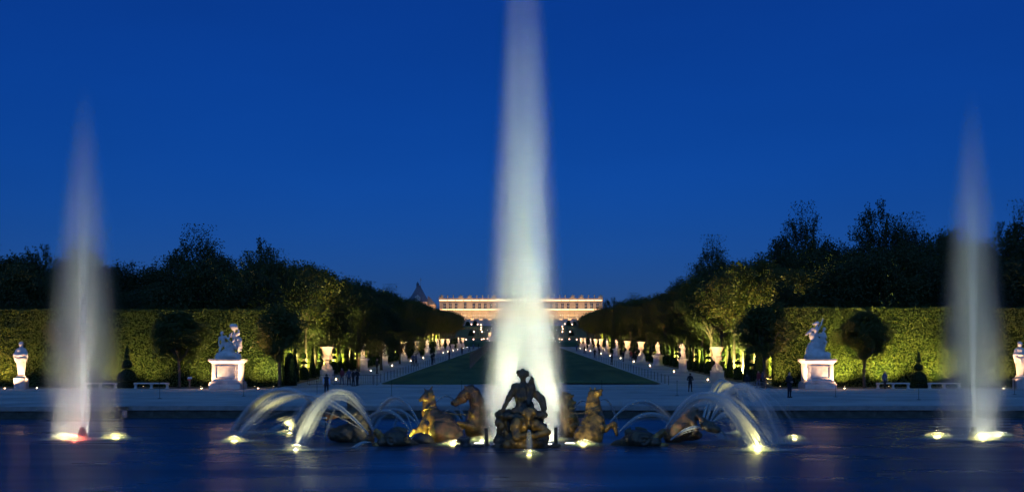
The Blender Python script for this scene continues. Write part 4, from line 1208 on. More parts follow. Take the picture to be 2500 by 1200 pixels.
p += chain([f(1162, 1036, .1), f(1166, 1005, .05), f(1165, 980, 0), f(1157, 960, 0), f(1146, 952, 0)], [0.46, 0.40, 0.34, 0.29, 0.22])
p += [cap(f(1142, 954, 0), f(1128, 966, 0), 0.20, 0.19), cap(f(1128, 966, 0), f(1110, 982, 0), 0.155, 0.10), cap(f(1110, 982, 0), f(1104, 984, 0), 0.10, 0.085), ell(f(1131, 972, 0), (0.21, 0.17, 0.20)), cap(f(1130, 977, 0), f(1113, 989, 0), 0.10, 0.055)]
for q_ in (-1, 1):
    p += [cap(f(1139, 947, q_ * .10), f(1134, 940, q_ * .14), 0.05, 0.015), ell(f(1129, 960, q_ * .17), (0.055, 0.04, 0.045)), ell(f(1105, 980, q_ * .07), (0.04, 0.04, 0.035))]
rr = np.random.default_rng(77)
for i in range(22):
    u = i / 21; bx, by = 1150 + 24 * u - 6 * u * u, 942 + 62 * u ** 1.4
    p += [cap(f(bx, by, rr.uniform(-.2, .2)), f(bx + rr.uniform(2, 9), by + rr.uniform(-4, 9), rr.uniform(-.3, .3)), 0.08, 0.03)]
p += chain([f(1154, 1040, -.2), f(1136, 1036, -.3), f(1120, 1030, -.3), f(1128, 1046, -.3)], [0.24, 0.14, 0.09, 0.06])
p += chain([f(1150, 1046, .3), f(1140, 1046, .2), f(1148, 1062, .2)], [0.22, 0.12, 0.07])
horse('bronze horse with bridled head in profile turned outward', 56.0, 1150, p, [M['bronze']])
f = HL_(54.0, 1450)
p = []
p += chain([f(1436, 1068, -.2), f(1444, 1046, .1), f(1452, 1022, .4), f(1452, 1006, .55)], [0.64, 0.54, 0.42, 0.36])
p += [ell(f(1432, 1062, -.3), (0.58, 0.5, 0.45)), ell(f(1462, 1028, .1), (0.28, 0.3, 0.36))]
p += horse_neck_head(f(1452, 1000, .55), f(1450, 966, .6), f(1461, 958, 1.0), 0.92, side=(0.95, -0.2, 0), seed=12, ears=False)
p += [cap(f(1446, 958, .52), f(1442, 943, .5), 0.06, 0.015), cap(f(1453, 957, .52), f(1456, 943, .5), 0.06, 0.015), cap(f(1451, 962, .5), f(1460, 958, .4), 0.15, 0.11), cap(f(1460, 958, .4), f(1470, 952, .38), 0.11, 0.07), cap(f(1458, 966, .4), f(1469, 962, .38), 0.09, 0.045), ell(f(1457, 955, .32), (0.05, 0.05, 0.045))]
for i in range(8): p += [cap(f(1444 - i, 958 + 5 * i, .4), f(1437 - 0.8 * i, 960 + 6 * i, .3), 0.07, 0.03)]
p += chain([f(1462, 1034, .2), f(1478, 1046, .0), f(1498, 1034, -.1), f(1505, 1060, -.1)], [0.24, 0.14, 0.10, 0.075])
p += chain([f(1458, 1046, 0), f(1468, 1040, -.25), f(1456, 1058, -.3)], [0.2, 0.11, 0.07])
h3 = horse('gilded bronze horse rearing with lifted foreleg right of the main jet', 54.0, 1450, p, [M['gold']])
MB().tube([f(1398, 1010, .7), f(1420, 1008, .2), f(1446, 1001, -.02), f(1466, 996, .1)], 0.022, 6).obj('rein', M['bronze_dark'], h3)
f = HL_(57.5, 1390)
p = []
p += chain([f(1396, 1072, .6), f(1394, 1046, .4), f(1390, 1026, .2)], [0.58, 0.52, 0.44])
p += horse_neck_head(f(1388, 1016, .1), f(1380, 968, 0), f(1358, 984, -.1), 1.1, side=(0.1, 1, 0), seed=21)
p += chain([f(1398, 1046, -.2), f(1404, 1036, -.4), f(1392, 1040, -.5)], [0.2, 0.11, 0.07])
horse('bronze horse almost lost in the mist of the main jet', 57.5, 1390, p, [M['gold']])

# ---------------------------------------------------------------- sea monsters, tritons, rocks
def sea(name, label, cat, D, pc, parts, group=None):
    c = at(pc, 895, D); c.z = 0
    t = thing(name, label, cat, c, group=group)
    for nm, prims, material, amp in parts:
        link(nm, sculpt(nm, prims, [material], 0.032, 0.03, amp, 15, int(pc) + len(nm), cut=-0.3), t)
    return t
def fish(pc, D, flip, label):
    g = HL_(D, pc); f = lambda dx, py, dy=0.0: g(pc + flip * dx, py, dy)
    b_ = [ell(f(-8, 1072, 0), (0.58, 0.55, 0.42)), cap(f(-30, 1080, .2), f(-8, 1070, .1), 0.22, 0.4), cap(f(8, 1076, 0), f(22, 1078, -.1), 0.36, 0.26), cap(f(-58, 1086, .4), f(-28, 1078, .2), 0.12, 0.28)]
    r = np.random.default_rng(pc)
    for i in range(9): b_ += [cap(f(-34 + 5 * i, 1056 - 10 * math.sin(i / 8 * 3.1) + 6, .1), f(-36 + 5 * i, 1049 - 8 * math.sin(i / 8 * 3.1), .15), 0.06, 0.025)]   # back fin
    b_ += [cap(f(-2 + 10 * math.cos(a), 1073 + 10 * math.sin(a), -.50), f(-2 + 10 * math.cos(a + .8), 1073 + 10 * math.sin(a + .8), -.50), 0.045, 0.045) for a in np.linspace(0, 6.28, 8)]
    eye = [ell(f(-2, 1073, -.50), (0.10, 0.08, 0.10))]
    jaw = chain([f(18, 1072, -.1), f(32, 1058, -.15), f(38, 1050, -.15), f(43, 1058, -.15)], [0.2, 0.13, 0.09, 0.05])
    jaw += chain([f(16, 1082, -.1), f(34, 1088, -.15), f(46, 1084, -.15)], [0.18, 0.10, 0.05])
    for i in range(5): jaw += [cap(f(24 + 4 * i, 1087, -.2), f(25 + 4 * i, 1080, -.2), 0.03, 0.012)]
    return sea('sea_monster', label, 'statue', D, pc, [('head', b_, M['bronze_dark'], 0.022), ('eye', eye, M['bronze'], 0.0), ('jaw', jaw, M['gold'], 0.012)], 'sea monsters of the fountain')
fish(957, 51.3, -1, 'scaly bronze sea monster head spouting toward the left')
fish(1572, 51.3, 1.25, 'scaly bronze sea monster head spouting toward the right')
f = HL_(53.6, 850)
tl = chain([f(885, 1072, .1), f(878, 1045, .1), f(868, 1018, .1), f(860, 1004, .1)], [0.50, 0.46, 0.40, 0.28])
tl += [ell(f(857, 988, .05), (0.19, 0.2, 0.22)), cap(f(862, 978, .1), f(870, 992, .2), 0.13, 0.1), ell(f(852, 1058, .1), (0.75, 0.45, 0.45)), cap(f(816, 1060, .1), f(880, 1072, .1), 0.30, 0.3)]
tl += [cap(f(864, 1010, -.2), f(836, 1012, -.35), 0.17, 0.13), cap(f(836, 1012, -.35), f(818, 1010, -.3), 0.12, 0.08), cap(f(872, 1022, .3), f(846, 1024, .5), 0.16, 0.1)]
rr = np.random.default_rng(31)
for i in range(14): tl += [cap(f(852 + rr.uniform(-3, 14), 984 + rr.uniform(-8, 8), rr.uniform(-.1, .3)), f(856 + rr.uniform(-3, 18), 988 + rr.uniform(-8, 14), rr.uniform(-.1, .35)), 0.07, 0.03)]
for i in range(10): tl += [cap(f(872 + 2.2 * i, 1015 + 5.5 * i, .0), f(878 + 2.4 * i, 1018 + 5.5 * i, .0), 0.07, 0.04)]
cl = chain([f(838, 1012, -.35), f(815, 1011, -.35), f(801, 1012, -.35)], [0.08, 0.17, 0.20]) + [cap(f(800, 1004, -.35), f(800, 1022, -.35), 0.08, 0.08)]
sea('triton_statue', 'dark bronze triton blowing a conch toward the left', 'statue', 53.6, 850, [('body', tl, M['bronze_dark'], 0.02), ('conch', cl, M['bronze'], 0.012)], 'tritons of the fountain')
f = HL_(53.6, 1690)
tl = chain([f(1645, 1062, .1), f(1660, 1042, .1), f(1680, 1022, .1), f(1694, 1012, .1)], [0.44, 0.46, 0.40, 0.26])
tl += [ell(f(1692, 1004, .05), (0.2, 0.2, 0.2)), cap(f(1640, 1066, .1), f(1700, 1062, .2), 0.26, 0.22), cap(f(1696, 1055, 0), f(1708, 1062, 0), 0.2, 0.12)]
tl += [cap(f(1700, 1014, -.1), f(1712, 1024, -.25), 0.13, 0.11), cap(f(1712, 1024, -.25), f(1714, 1044, -.3), 0.1, 0.08), cap(f(1690, 1030, -.2), f(1700, 1048, -.3), 0.14, 0.09)]
for i in range(16): tl += [cap(f(1686 + rr.uniform(-4, 18), 1002 + rr.uniform(-4, 14), rr.uniform(-.1, .3)), f(1690 + rr.uniform(-4, 20), 1008 + rr.uniform(-6, 14), rr.uniform(-.1, .35)), 0.07, 0.03)]
cl = chain([f(1710, 1030, -.3), f(1726, 1042, -.35), f(1748, 1047, -.35)], [0.09, 0.15, 0.17])
for i in range(7): cl += [cap(f(1714 + 4.5 * i, 1026 + 2.2 * i, -.3), f(1716 + 4.5 * i, 1020 + 2.2 * i, -.3), 0.05, 0.02)]
sea('triton_statue', 'dark bronze triton pouring from a conch toward the right', 'statue', 53.6, 1690, [('body', tl, M['bronze'], 0.02), ('conch', cl, M['bronze_dark'], 0.012)], 'tritons of the fountain')
def rocks(pc, D, label, prims):
    f = HL_(D, pc); c = at(pc, 895, D); c.z = 0
    t = link('rock', sculpt('rock', prims(f), [M['rock']], 0.035, 0.03, 0.03, 10, int(pc), cut=-0.25), None, c)
    tag(t, label, 'rock', 'wet rocks of the fountain')
rocks(1032, 53.0, 'rounded wet rock between the left sea monster and the rearing horse', lambda f: [ell(f(1032, 1074, 0), (0.44, 0.35, 0.32)), cap(f(1014, 1081, 0), f(1054, 1082, 0), 0.16, 0.14)])
rocks(1130, 50.8, 'mushroom shaped dark rock left of the charioteer', lambda f: [ell(f(1132, 1072, 0), (0.24, 0.25, 0.13)), cap(f(1118, 1074, 0), f(1138, 1074, 0), 0.09, 0.15), cap(f(1134, 1078, 0), f(1136, 1088, 0), 0.16, 0.2), cap(f(1116, 1089, 0), f(1150, 1090, 0), 0.09, 0.07)])
rocks(1170, 50.4, 'small flat rock left of the charioteer', lambda f: [cap(f(1160, 1091, 0), f(1178, 1091, 0), 0.11, 0.07), ell(f(1168, 1088, 0), (0.2, 0.2, 0.08))])

# ================================================================== urns, statues and furniture along the avenue
urnA = [(0.30, 1.51), (0.42, 1.53), (0.44, 1.60), (0.34, 1.66), (0.22, 1.78), (0.20, 1.92), (0.24, 2.05), (0.27, 2.10), (0.46, 2.26), (0.54, 2.42), (0.56, 2.52), (0.54, 2.65), (0.47, 2.70),
        (0.46, 2.74), (0.50, 2.79), (0.505, 2.86), (0.53, 3.1), (0.60, 3.36), (0.70, 3.50), (0.79, 3.57), (0.82, 3.63), (0.80, 3.68), (0.72, 3.67), (0.60, 3.5), (0.4, 3.4)]
urnB = [(0.30, 1.45), (0.44, 1.47), (0.40, 1.56), (0.24, 1.68), (0.17, 1.84), (0.26, 1.98), (0.44, 2.2), (0.58, 2.55), (0.62, 2.85), (0.58, 3.02), (0.52, 3.10), (0.54, 3.2), (0.62, 3.36), (0.78, 3.46), (0.84, 3.54), (0.80, 3.6), (0.6, 3.5), (0.4, 3.42)]
mesh_urn = {}
for nm, pr in (('broad', urnA), ('goblet', urnB)):
    v = MB().lathe(pr, 28).mesh('vessel', M['stone'], True)
    z0 = pr[0][1]
    if nm == 'broad':
        f_ = MB().sq([(0.47, 1.36), (0.47, 1.505)]).sq([(0.54, 1.03), (0.54, 1.34), (0.52, 1.357)]).mesh('foot_block', M['stone'])
        b_ = MB().sq([(0.74, 0.0), (0.74, 0.22), (0.68, 0.26), (0.68, 0.92), (0.72, 0.95), (0.72, 1.02), (0.6, 1.027)]).mesh('plinth', M['stone'])
    else:
        f_ = MB().sq([(0.45, 1.2), (0.45, 1.446)]).mesh('foot_block', M['stone'])
        b_ = MB().sq([(0.78, 0.0), (0.78, 0.2), (0.74, 0.24), (0.64, 0.9), (0.56, 1.12), (0.5, 1.197)]).mesh('plinth', M['stone'])
    mesh_urn[nm] = (v, f_, b_)
# vertical gadroons on the bowl
gad = MB()
for k_ in range(20):
    a = 2 * math.pi * k_ / 20
    gad.tube([(0.29 * math.cos(a), 0.29 * math.sin(a), 2.12), (0.47 * math.cos(a), 0.47 * math.sin(a), 2.27), (0.55 * math.cos(a), 0.55 * math.sin(a), 2.44), (0.55 * math.cos(a), 0.55 * math.sin(a), 2.6)], [0.03, 0.05, 0.055, 0.03], 6)
gad = gad.mesh('gadroons', M['stone'], True)
def urn(kind, label, loc, group):
    t = thing('stone_urn', label, 'urn', loc, group=group)
    v, f_, b_ = mesh_urn[kind]
    vo = link('vessel', v, t); link('foot_block', f_, t); link('plinth', b_, t)
    if kind == 'broad': link('gadroons', gad, vo)
    return t

def standing(seed):
    r = np.random.default_rng(seed)
    sway = r.uniform(-0.12, 0.12); lift = seed % 3
    J = dict(pel=(sway, 0, 1.0), che=(-sway * 0.5, 0, 1.42), nek=(-sway * 0.3, 0.0, 1.62), hed=(sway * 0.3, -0.03, 1.74),
             shol=(-0.22, 0, 1.50), elbl=(-0.34, -0.08, 1.22), hanl=(-0.22, -0.25, 1.05), shor=(0.2, 0, 1.50), elbr=(0.34, -0.05, 1.25), hanr=(0.3, -0.22, 1.12),
             hipl=(-0.1 + sway, 0, 0.95), knel=(-0.10, -0.08, 0.52), ankl=(-0.12, 0.02, 0.08), toel=(-0.13, -0.14, 0.04),
             hipr=(0.1 + sway, 0, 0.95), kner=(0.14, -0.14, 0.52), ankr=(0.16, 0.05, 0.09), toer=(0.2, -0.1, 0.04))
    if lift == 0: J['elbr'] = (0.42, -0.05, 1.52); J['hanr'] = (0.40, -0.1, 1.82)
    if lift == 1: J['elbl'] = (-0.42, 0, 1.42); J['hanl'] = (-0.30, -0.12, 1.70)
    P = body(J, 1.12, hair=0.05)
    # drapery and support
    P += [cap((0.02, 0.14, 0.02), (0.04 + sway, 0.12, 0.95), 0.22, 0.14), cap((-0.2, 0.08, 0.9), (0.22, -0.08, 0.75), 0.13, 0.11), cap((0.22, -0.02, 0.8), (0.26, 0.05, 0.15), 0.12, 0.17), cap((-0.18, 0.1, 1.45), (-0.22, 0.12, 0.6), 0.08, 0.12)]
    P += [cap((-0.25, 0, 0.0), (0.27, 0.02, 0.0), 0.17, 0.17)]
    return sculpt('figure', P, [M['marble']], 0.036, 0.03, 0.012, 14, seed, cut=-0.02, folds=0.010)
FIG = [standing(200 + i) for i in range(4)]
ped = MB().sq([(0.72, 0.0), (0.72, 0.20), (0.64, 0.26), (0.55, 0.32), (0.53, 1.36), (0.56, 1.42), (0.66, 1.52), (0.74, 1.58), (0.74, 1.68), (0.64, 1.73)]).mesh('pedestal', M['stone'])
pedp = MB().sq([(0.44, 1.732), (0.44, 1.83)]).mesh('plinth', M['stone_band'])
def statue(i, label, loc, group, rz=0.0, sc=1.0):
    t = thing('marble_statue', label, 'statue', loc, rz, group)
    pd = link('pedestal', ped, t); link('plinth', pedp, pd)
    link('figure', FIG[i % 4], t, (0, 0, 1.85), 0, scale=(sc,) * 3)
    return t

def avenue_lamp(loc, target, label, group, e=900):
    t = thing('spotlight', label, 'lamp', loc, group=group)
    MB().box(-0.13, 0.13, -0.05, 0.05, 0, 0.05).tube([(0, 0, 0.04), (0, 0, 0.14)], 0.025, 6).obj('foot', M['iron'], t)
    d = (Vector(target) - Vector(loc)); yaw = math.atan2(d.y, d.x)
    hd = MB().lathe([(0.05, -0.14), (0.10, -0.10), (0.12, 0.08)], 10); o = hd.obj('lamp_head', M['iron'], t, True, (0, 0, 0.2)); o.rotation_euler = (0, R(62), yaw)
    le = MB().lathe([(0.11, 0.081), (0.10, 0.10), (0.03, 0.12)], 10).obj('lens', M['lens_warm'], o, True)
    # a bare side glow, as these floodlights have no baffles
    MB().lathe([(0.02, 0.0), (0.06, 0.03), (0.06, 0.09), (0.02, 0.12)], 8).obj('bulb', M['lens_warm'], t, True, (0, -0.12, 0.14))
    q = Vector(loc) + Vector((0, 0, 0.3))
    spot(q, Vector(target), e, WARM, 48, 0.7, 0.04, t)
    return t

LEFT = [(140, 'u'), (171, 's'), (198.5, 's'), (231, 'u'), (260, 'g'), (289, 's'), (325, 's'), (345, 'u'), (372, 'g'), (397, 'p'), (436, 's'), (467, 'g')]
RIGHT = [(138.5, 'u'), (168, 's'), (198.5, 's'), (226, 'u'), (255, 'u'), (284, 's'), (316, 's'), (340, 'u'), (364, 'g'), (390, 's'), (425, 's'), (450, 'g')]
UW = {'u': 'broad stone urn on a stepped block', 'g': 'goblet shaped stone urn on a tapered block', 's': 'pale marble figure on a pedestal', 'p': 'bare stone pedestal holding a small shrub'}
cnt = {}
for s_, nm, lst in ((-1, 'left', LEFT), (1, 'right', RIGHT)):
    cnt.clear()
    for i, (D, kd) in enumerate(lst):
        X = s_ * 22.1; loc = (X, D, gz(D)); cnt[kd] = cnt.get(kd, 0) + 1
        lab = '%s from the plaza along the %s avenue, %s' % (ORD[cnt[kd] - 1], nm, UW[kd])
        grp = 'sculptures lining the %s avenue' % nm
        if kd == 'u': urn('broad', lab, loc, grp)
        elif kd == 'g': urn('goblet', lab, loc, grp)
        elif kd == 's': statue(i + (0 if s_ < 0 else 1), lab, loc, grp, s_ * -0.4 + 0.3 * math.sin(i * 2.0), 1.02)
        else:
            t = thing('stone_pedestal', lab, 'pedestal', loc, group=grp)
            pd = link('pedestal', ped, t); link('plinth', pedp, pd); link('shrub', TOPI['cone'][2], t, (0, 0, 1.75), 0, scale=(0.6, 0.6, 0.45))
        avenue_lamp((s_ * 20.2, D - 5.6, gz(D - 5.6)), (X, D, gz(D) + 2.1), '%s floodlight from the plaza along the %s avenue' % (ORD[i], nm), 'floodlights of the %s avenue' % nm, 60000)

# ---------------------------------------------------------------- marble groups on big pedestals
def big_pedestal(t):
    MB().sq([(1.42, 0.0), (1.42, 0.46), (1.36, 0.50), (1.36, 0.62), (1.20, 0.78)]).obj('base', M['stone_band'], t)
    MB().sq([(1.19, 0.782), (1.19, 2.28), (1.15, 2.282)]).obj('shaft', M['marble'], t)
    MB().sq([(1.20, 2.284), (1.24, 2.36), (1.30, 2.42), (1.42, 2.52), (1.45, 2.56), (1.45, 2.70), (1.36, 2.74)]).obj('cornice', M['stone'], t)
    fr = MB()
    for x0, x1, z0, z1 in ((-0.92, 0.92, 2.02, 2.10), (-0.92, 0.92, 0.94, 1.02), (-0.92, -0.84, 1.02, 2.02), (0.84, 0.92, 1.02, 2.02)):
        fr.box(x0, x1, -1.235, -1.17, z0, z1, bev=0.012)
    fr.obj('panel_frame', M['stone_band'], t)
    bl = MB()
    x = -1.42
    for w in (0.95, 0.9, 0.97):
        bl.box(x + 0.012, x + w, -1.432, -1.30, 0.02, 0.44, bev=0.01); x += w
    bl.obj('base_block', M['stone'], t)
D = 112.0
sc_ = D / 3000.0
def GL(pc, base):
    return lambda px, py, dy=0.0: ((px - pc) * sc_, dy, 2.74 + (base - py) * sc_)
p = at(557, 895, D); t = thing('marble_group', 'white marble group of struggling figures on the left tall pedestal', 'statue', (p.x, D, gz(D)), group='marble groups before the hedges')
big_pedestal(t)
f = GL(557, 872)
rk = [cap(f(535, 868), f(580, 868), 0.42, 0.38), cap(f(557, 858), f(562, 850), 0.5, 0.4), ell(f(557, 864), (0.98, 0.75, 0.45))]
link('rock_base', sculpt('rock_base', rk, [M['marble']], 0.045, 0.05, 0.05, 7, 3, cut=2.70), t)
fg = body(dict(pel=f(546, 836), che=f(544, 822, -.1), nek=f(543, 815, -.15), hed=f(543, 811, -.2), shol=f(537, 820), elbl=f(534, 832), hanl=f(537, 848), shor=f(552, 818, -.2), elbr=f(562, 828, -.35), hanr=f(570, 834, -.4),
                  hipl=f(543, 838), knel=f(538, 850, -.25), ankl=f(536, 862, -.1), toel=f(533, 864, -.3), hipr=f(550, 838), kner=f(554, 848, -.4), ankr=f(547, 856, -.1), toer=f(545, 858, -.3)), 1.25, hair=0.1)
fg += body(dict(pel=f(574, 836), che=f(571, 818, 0), nek=f(572, 808), hed=f(573, 801, -.05), shol=f(563, 815, -.1), elbl=f(560, 824, -.3), hanl=f(567, 812, -.35), shor=f(578, 812), elbr=f(584, 804, -.1), hanr=f(579, 797, -.2),
                   hipl=f(570, 838), knel=f(566, 846, -.4), ankl=f(576, 858, -.3), toel=f(574, 862, -.5), hipr=f(578, 838), kner=f(586, 842, -.35), ankr=f(582, 858, -.2), toer=f(584, 864, -.4)), 1.25, hair=0.15)
fg += body(dict(pel=f(580, 834, .3), che=f(580, 822, .1), nek=f(581, 816), hed=f(583, 812, -.15), shol=f(575, 820), elbl=f(572, 828, -.4), hanl=f(564, 836, -.5), shor=f(586, 822), elbr=f(590, 830, -.2), hanr=f(588, 842, -.3)), 1.15, hair=0.1)
fg += [ell(f(571, 794, 0), (0.34, 0.3, 0.30)), cap(f(566, 792, -.1), f(577, 796, -.1), 0.2, 0.18), cap(f(556, 838, .1), f(576, 842, .1), 0.30, 0.34), cap(f(560, 846, .1), f(560, 856, .1), 0.3, 0.4), cap(f(586, 836, 0), f(589, 846, -.1), 0.16, 0.1), cap(f(584, 846, -.2), f(590, 852, -.3), 0.1, 0.07)]
link('figures', sculpt('figures', fg, [M['marble']], 0.042, 0.028, 0.022, 12, 6, folds=0.016), t)
p = at(1995, 895, D); t = thing('marble_group', 'white marble figure with raised arm and companion on the right tall pedestal', 'statue', (p.x, D, gz(D)), group='marble groups before the hedges')
big_pedestal(t)
f = GL(1995, 870)
rk = [cap(f(1976, 868), f(2016, 868), 0.46, 0.42), ell(f(1996, 862), (0.9, 0.75, 0.5)), ell(f(1994, 852), (0.55, 0.6, 0.28)), ell(f(1971, 858, -.3), (0.34, 0.35, 0.42)), ell(f(2020, 860, -.2), (0.25, 0.3, 0.3))]
link('rock_base', sculpt('rock_base', rk, [M['marble']], 0.045, 0.05, 0.06, 7, 9, cut=2.70), t)
fg = body(dict(pel=f(1992, 820), che=f(1992, 800, -.05), nek=f(1994, 791), hed=f(1995, 786, -.05), shol=f(1984, 797), elbl=f(1978, 806), hanl=f(1970, 810, -.1), shor=f(2000, 794), elbr=f(2004, 786, -.1), hanr=f(2008, 775, -.05),
                  hipl=f(1988, 822), knel=f(1988, 838, -.2), ankl=f(1992, 850, 0), toel=f(1990, 852, -.2), hipr=f(1996, 822), kner=f(1999, 838, -.2), ankr=f(1998, 850, 0), toer=f(2000, 852, -.2)), 1.3, hair=0.12)
fg += body(dict(pel=f(2008, 824, .1), che=f(2008, 810, .05), nek=f(2010, 803), hed=f(2012, 799, -.05), shol=f(2002, 809), elbl=f(1998, 814, -.25), hanl=f(2006, 816, -.4), shor=f(2014, 809), elbr=f(2017, 818), hanr=f(2008, 818, -.35),
                   hipl=f(2004, 824), knel=f(2004, 838, -.2), ankl=f(2006, 852), toel=f(2004, 854, -.2), hipr=f(2012, 824), kner=f(2015, 830, -.35), ankr=f(2010, 846, -.2), toer=f(2010, 850, -.4)), 1.15, hair=0.12)
fg += [cap(f(1985, 815, .1), f(1996, 846, .1), 0.34, 0.36), cap(f(1982, 840, 0), f(1976, 848, -.1), 0.40, 0.34), cap(f(1972, 808, .1), f(1984, 800, .2), 0.09, 0.2), cap(f(2006, 826, .1), f(2008, 848, .1), 0.28, 0.24), cap(f(1986, 786, 0), f(1996, 783, 0), 0.1, 0.16)]
link('figures', sculpt('figures', fg, [M['marble']], 0.042, 0.028, 0.02, 12, 4, folds=0.016), t)

# herms at both ends
def herm(px, label, seed):
    D = 112.0
    p = at(px, 895, D); t = thing('herm', label, 'statue', (p.x, D, gz(D)), group='herms before the hedges')
    MB().sq([(0.49, 0.0), (0.49, 0.98), (0.44, 1.02)]).obj('plinth', M['stone_band'], t)
    MB().sq([(0.36, 1.022), (0.36, 1.10), (0.30, 1.13), (0.30, 1.22), (0.24, 1.24)]).obj('sockle', M['stone'], t)
    MB().sq([(0.21, 1.242), (0.25, 1.8), (0.34, 2.6), (0.36, 2.8), (0.2, 2.82)]).obj('tapered_shaft', M['stone'], t)
    P = [cap((0, 0, 2.6), (0, 0, 3.0), 0.36, 0.30), cap((0, 0, 3.0), (0, 0, 3.45), 0.30, 0.34), cap((-0.2, 0, 3.55), (0.2, 0, 3.55), 0.2, 0.2), cap((0, 0, 3.6), (0, -0.02, 3.9), 0.14, 0.12), ell((0, -0.04, 4.05), (0.17, 0.20, 0.25)),
         ell((0, 0.0, 4.14), (0.20, 0.22, 0.18)), ell((0, -0.22, 4.03), (0.035, 0.05, 0.06))]
    P += [cap((-0.36, 0, 3.5), (-0.52, -0.12, 3.12), 0.15, 0.12), cap((-0.52, -0.12, 3.12), (-0.05, -0.38, 3.02 + 0.1 * seed), 0.115, 0.08), cap((0.36, 0, 3.5), (0.48, -0.1, 3.14), 0.15, 0.12), cap((0.48, -0.1, 3.14), (0.02, -0.4, 3.1), 0.115, 0.08)]
    P += [cap((-0.55, -0.1, 3.05), (-0.42, -0.1, 2.5), 0.14, 0.10), cap((0.5, -0.05, 2.95), (0.42, 0, 2.55), 0.14, 0.08), cap((-0.4, -0.2, 2.85), (0.4, -0.2, 2.75), 0.13, 0.13), cap((-0.1, -0.32, 2.7), (0.0, -0.33, 2.3), 0.12, 0.04)]
    link('bust', sculpt('bust', P, [M['marble']], 0.036, 0.03, 0.015, 12, 7 + seed, folds=0.014), t)
herm(52, 'white marble herm at the far left edge before the hedge', 0)
herm(2490, 'white marble herm at the far right edge before the hedge', 1)
def uplight(px, D, px_t, ht, e, label, col=WARM, dy=0.6):
    p = at(px, 895, D); loc = (p.x, D, gz(D))
    t = thing('ground_lamp', label, 'lamp', loc, group='small lamps lighting the marbles')
    MB().box(-0.09, 0.09, -0.09, 0.09, 0, 0.10, bev=0.01).obj('housing', M['iron'], t)
    MB().lathe([(0.07, 0.101), (0.05, 0.12), (0.02, 0.125)], 10).obj('lens', M['lens_warm'], t, True)
    tx = at(px_t, 895, D).x
    spot(Vector(loc) + Vector((0, 0, 0.16)), (tx, 112.0, gz(D) + ht + 0.6), e * 3.2, col, 88, 0.7, 0.02, t)
AMB = (1.0, 0.60, 0.32)
uplight(492, 110.4, 557, 4.0, 700, 'lamp on the near side of the left marble group', AMB)
uplight(630, 110.6, 557, 4.0, 1000, 'lamp on the avenue side of the left marble group', AMB)
uplight(1928, 110.6, 1995, 4.2, 900, 'lamp on the avenue side of the right marble group', AMB)
uplight(2062, 110.4, 1995, 4.2, 900, 'lamp on the far side of the right marble group', AMB)
uplight(12, 110.8, 52, 3.0, 600, 'lamp at the foot of the left herm', AMB)
uplight(90, 111.6, 52, 3.0, 420, 'second lamp at the foot of the left herm', AMB)
uplight(2450, 110.6, 2490, 3.0, 650, 'lamp at the foot of the right herm', AMB)

# ---------------------------------------------------------------- benches, sign, barriers, posts
def bench(px0, px1, py, label):
    D = 113.2
    a, b_ = at(px0, 895, D), at(px1, 895, D); w = b_.x - a.x
    t = thing('stone_bench', label, 'bench', ((a.x + b_.x) / 2, D, gz(D)), group='stone benches along the hedges')
    MB().box(-w / 2, w / 2, -0.24, 0.24, 0.42, 0.54, bev=0.02).obj('seat', M['stone'], t)
    lg = MB().box(-0.13, 0.13, -0.18, 0.18, 0, 0.08, bev=0.01).box(-0.09, 0.09, -0.15, 0.15, 0.075, 0.36, taper=0.85).box(-0.14, 0.14, -0.19, 0.19, 0.34, 0.418, bev=0.01).mesh('leg', M['stone'])
    for u in (-0.46, 0.0, 0.46): link('leg', lg, t, (w * u, 0, 0))
bench(205, 285, 948, 'pale stone bench veiled by the mist of the left jet')
bench(328, 412, 948, 'pale stone bench between the dark stacked yew and a round tree')
bench(2140, 2220, 948, 'pale stone bench with a person behind it')
bench(2266, 2344, 948, 'pale stone bench half veiled by the right jet')
D = 113.0; p = at(463, 895, D)
t = thing('information_sign', 'small sloping information sign on a wooden post beside the round tree', 'sign', (p.x, D, gz(D)))
MB().box(-0.06, 0.06, -0.06, 0.06, 0, 0.86).obj('post', M['wood'], t)
o = MB().box(-0.2, 0.2, -0.13, 0.13, -0.02, 0.02, bev=0.005).obj('panel', mat('sign_panel', (0.25, 0.42, 0.5), 0.4), t, loc=(0.02, -0.03, 0.98)); o.rotation_euler = (R(38), 0, 0)
o2 = MB().box(-0.12, 0.12, -0.02, 0.02, -0.09, 0.05).obj('bracket', mat('red_bracket', (0.35, 0.07, 0.06), 0.5), t, loc=(0, -0.09, 0.84))

def barrier(px, py, label, material, group, w=2.1, rz=0.0):
    D = 5.165 / (0.027 + (py - 895) / 3000.0) if py < 938 else 3.85 / ((py - 895) / 3000.0 + 0.0165)
    p = at(px, 895, D)
    t = thing('crowd_barrier', label, 'barrier', (p.x, D, gz(D)), rz, group)
    fr = MB().tube([(-w / 2, 0, 0.15), (-w / 2, 0, 1.05), (w / 2, 0, 1.05), (w / 2, 0, 0.15), (-w / 2, 0, 0.15)], 0.022, 6)
    fr.obj('frame', material, t)
    br = MB().tube([(0, 0, 0.15), (0, 0, 1.05)], 0.012, 5).mesh('bar', material)
    for k in range(9): link('bar', br, t, (-w / 2 + w * (k + 1) / 10, 0, 0))
    ft = MB().tube([(0, -0.28, 0.02), (0, 0, 0.12), (0, 0.28, 0.02)], 0.02, 5).mesh('foot', material)
    for u in (-0.4, 0.4): link('foot', ft, t, (w * u, 0, 0))
barrier(1898, 936, 'white metal railing left end beside the round tree', M['white_metal'], 'white railing before the right hedge', 1.75)
barrier(1944, 936, 'white metal railing right end touching the marble pedestal', M['white_metal'], 'white railing before the right hedge', 1.75)
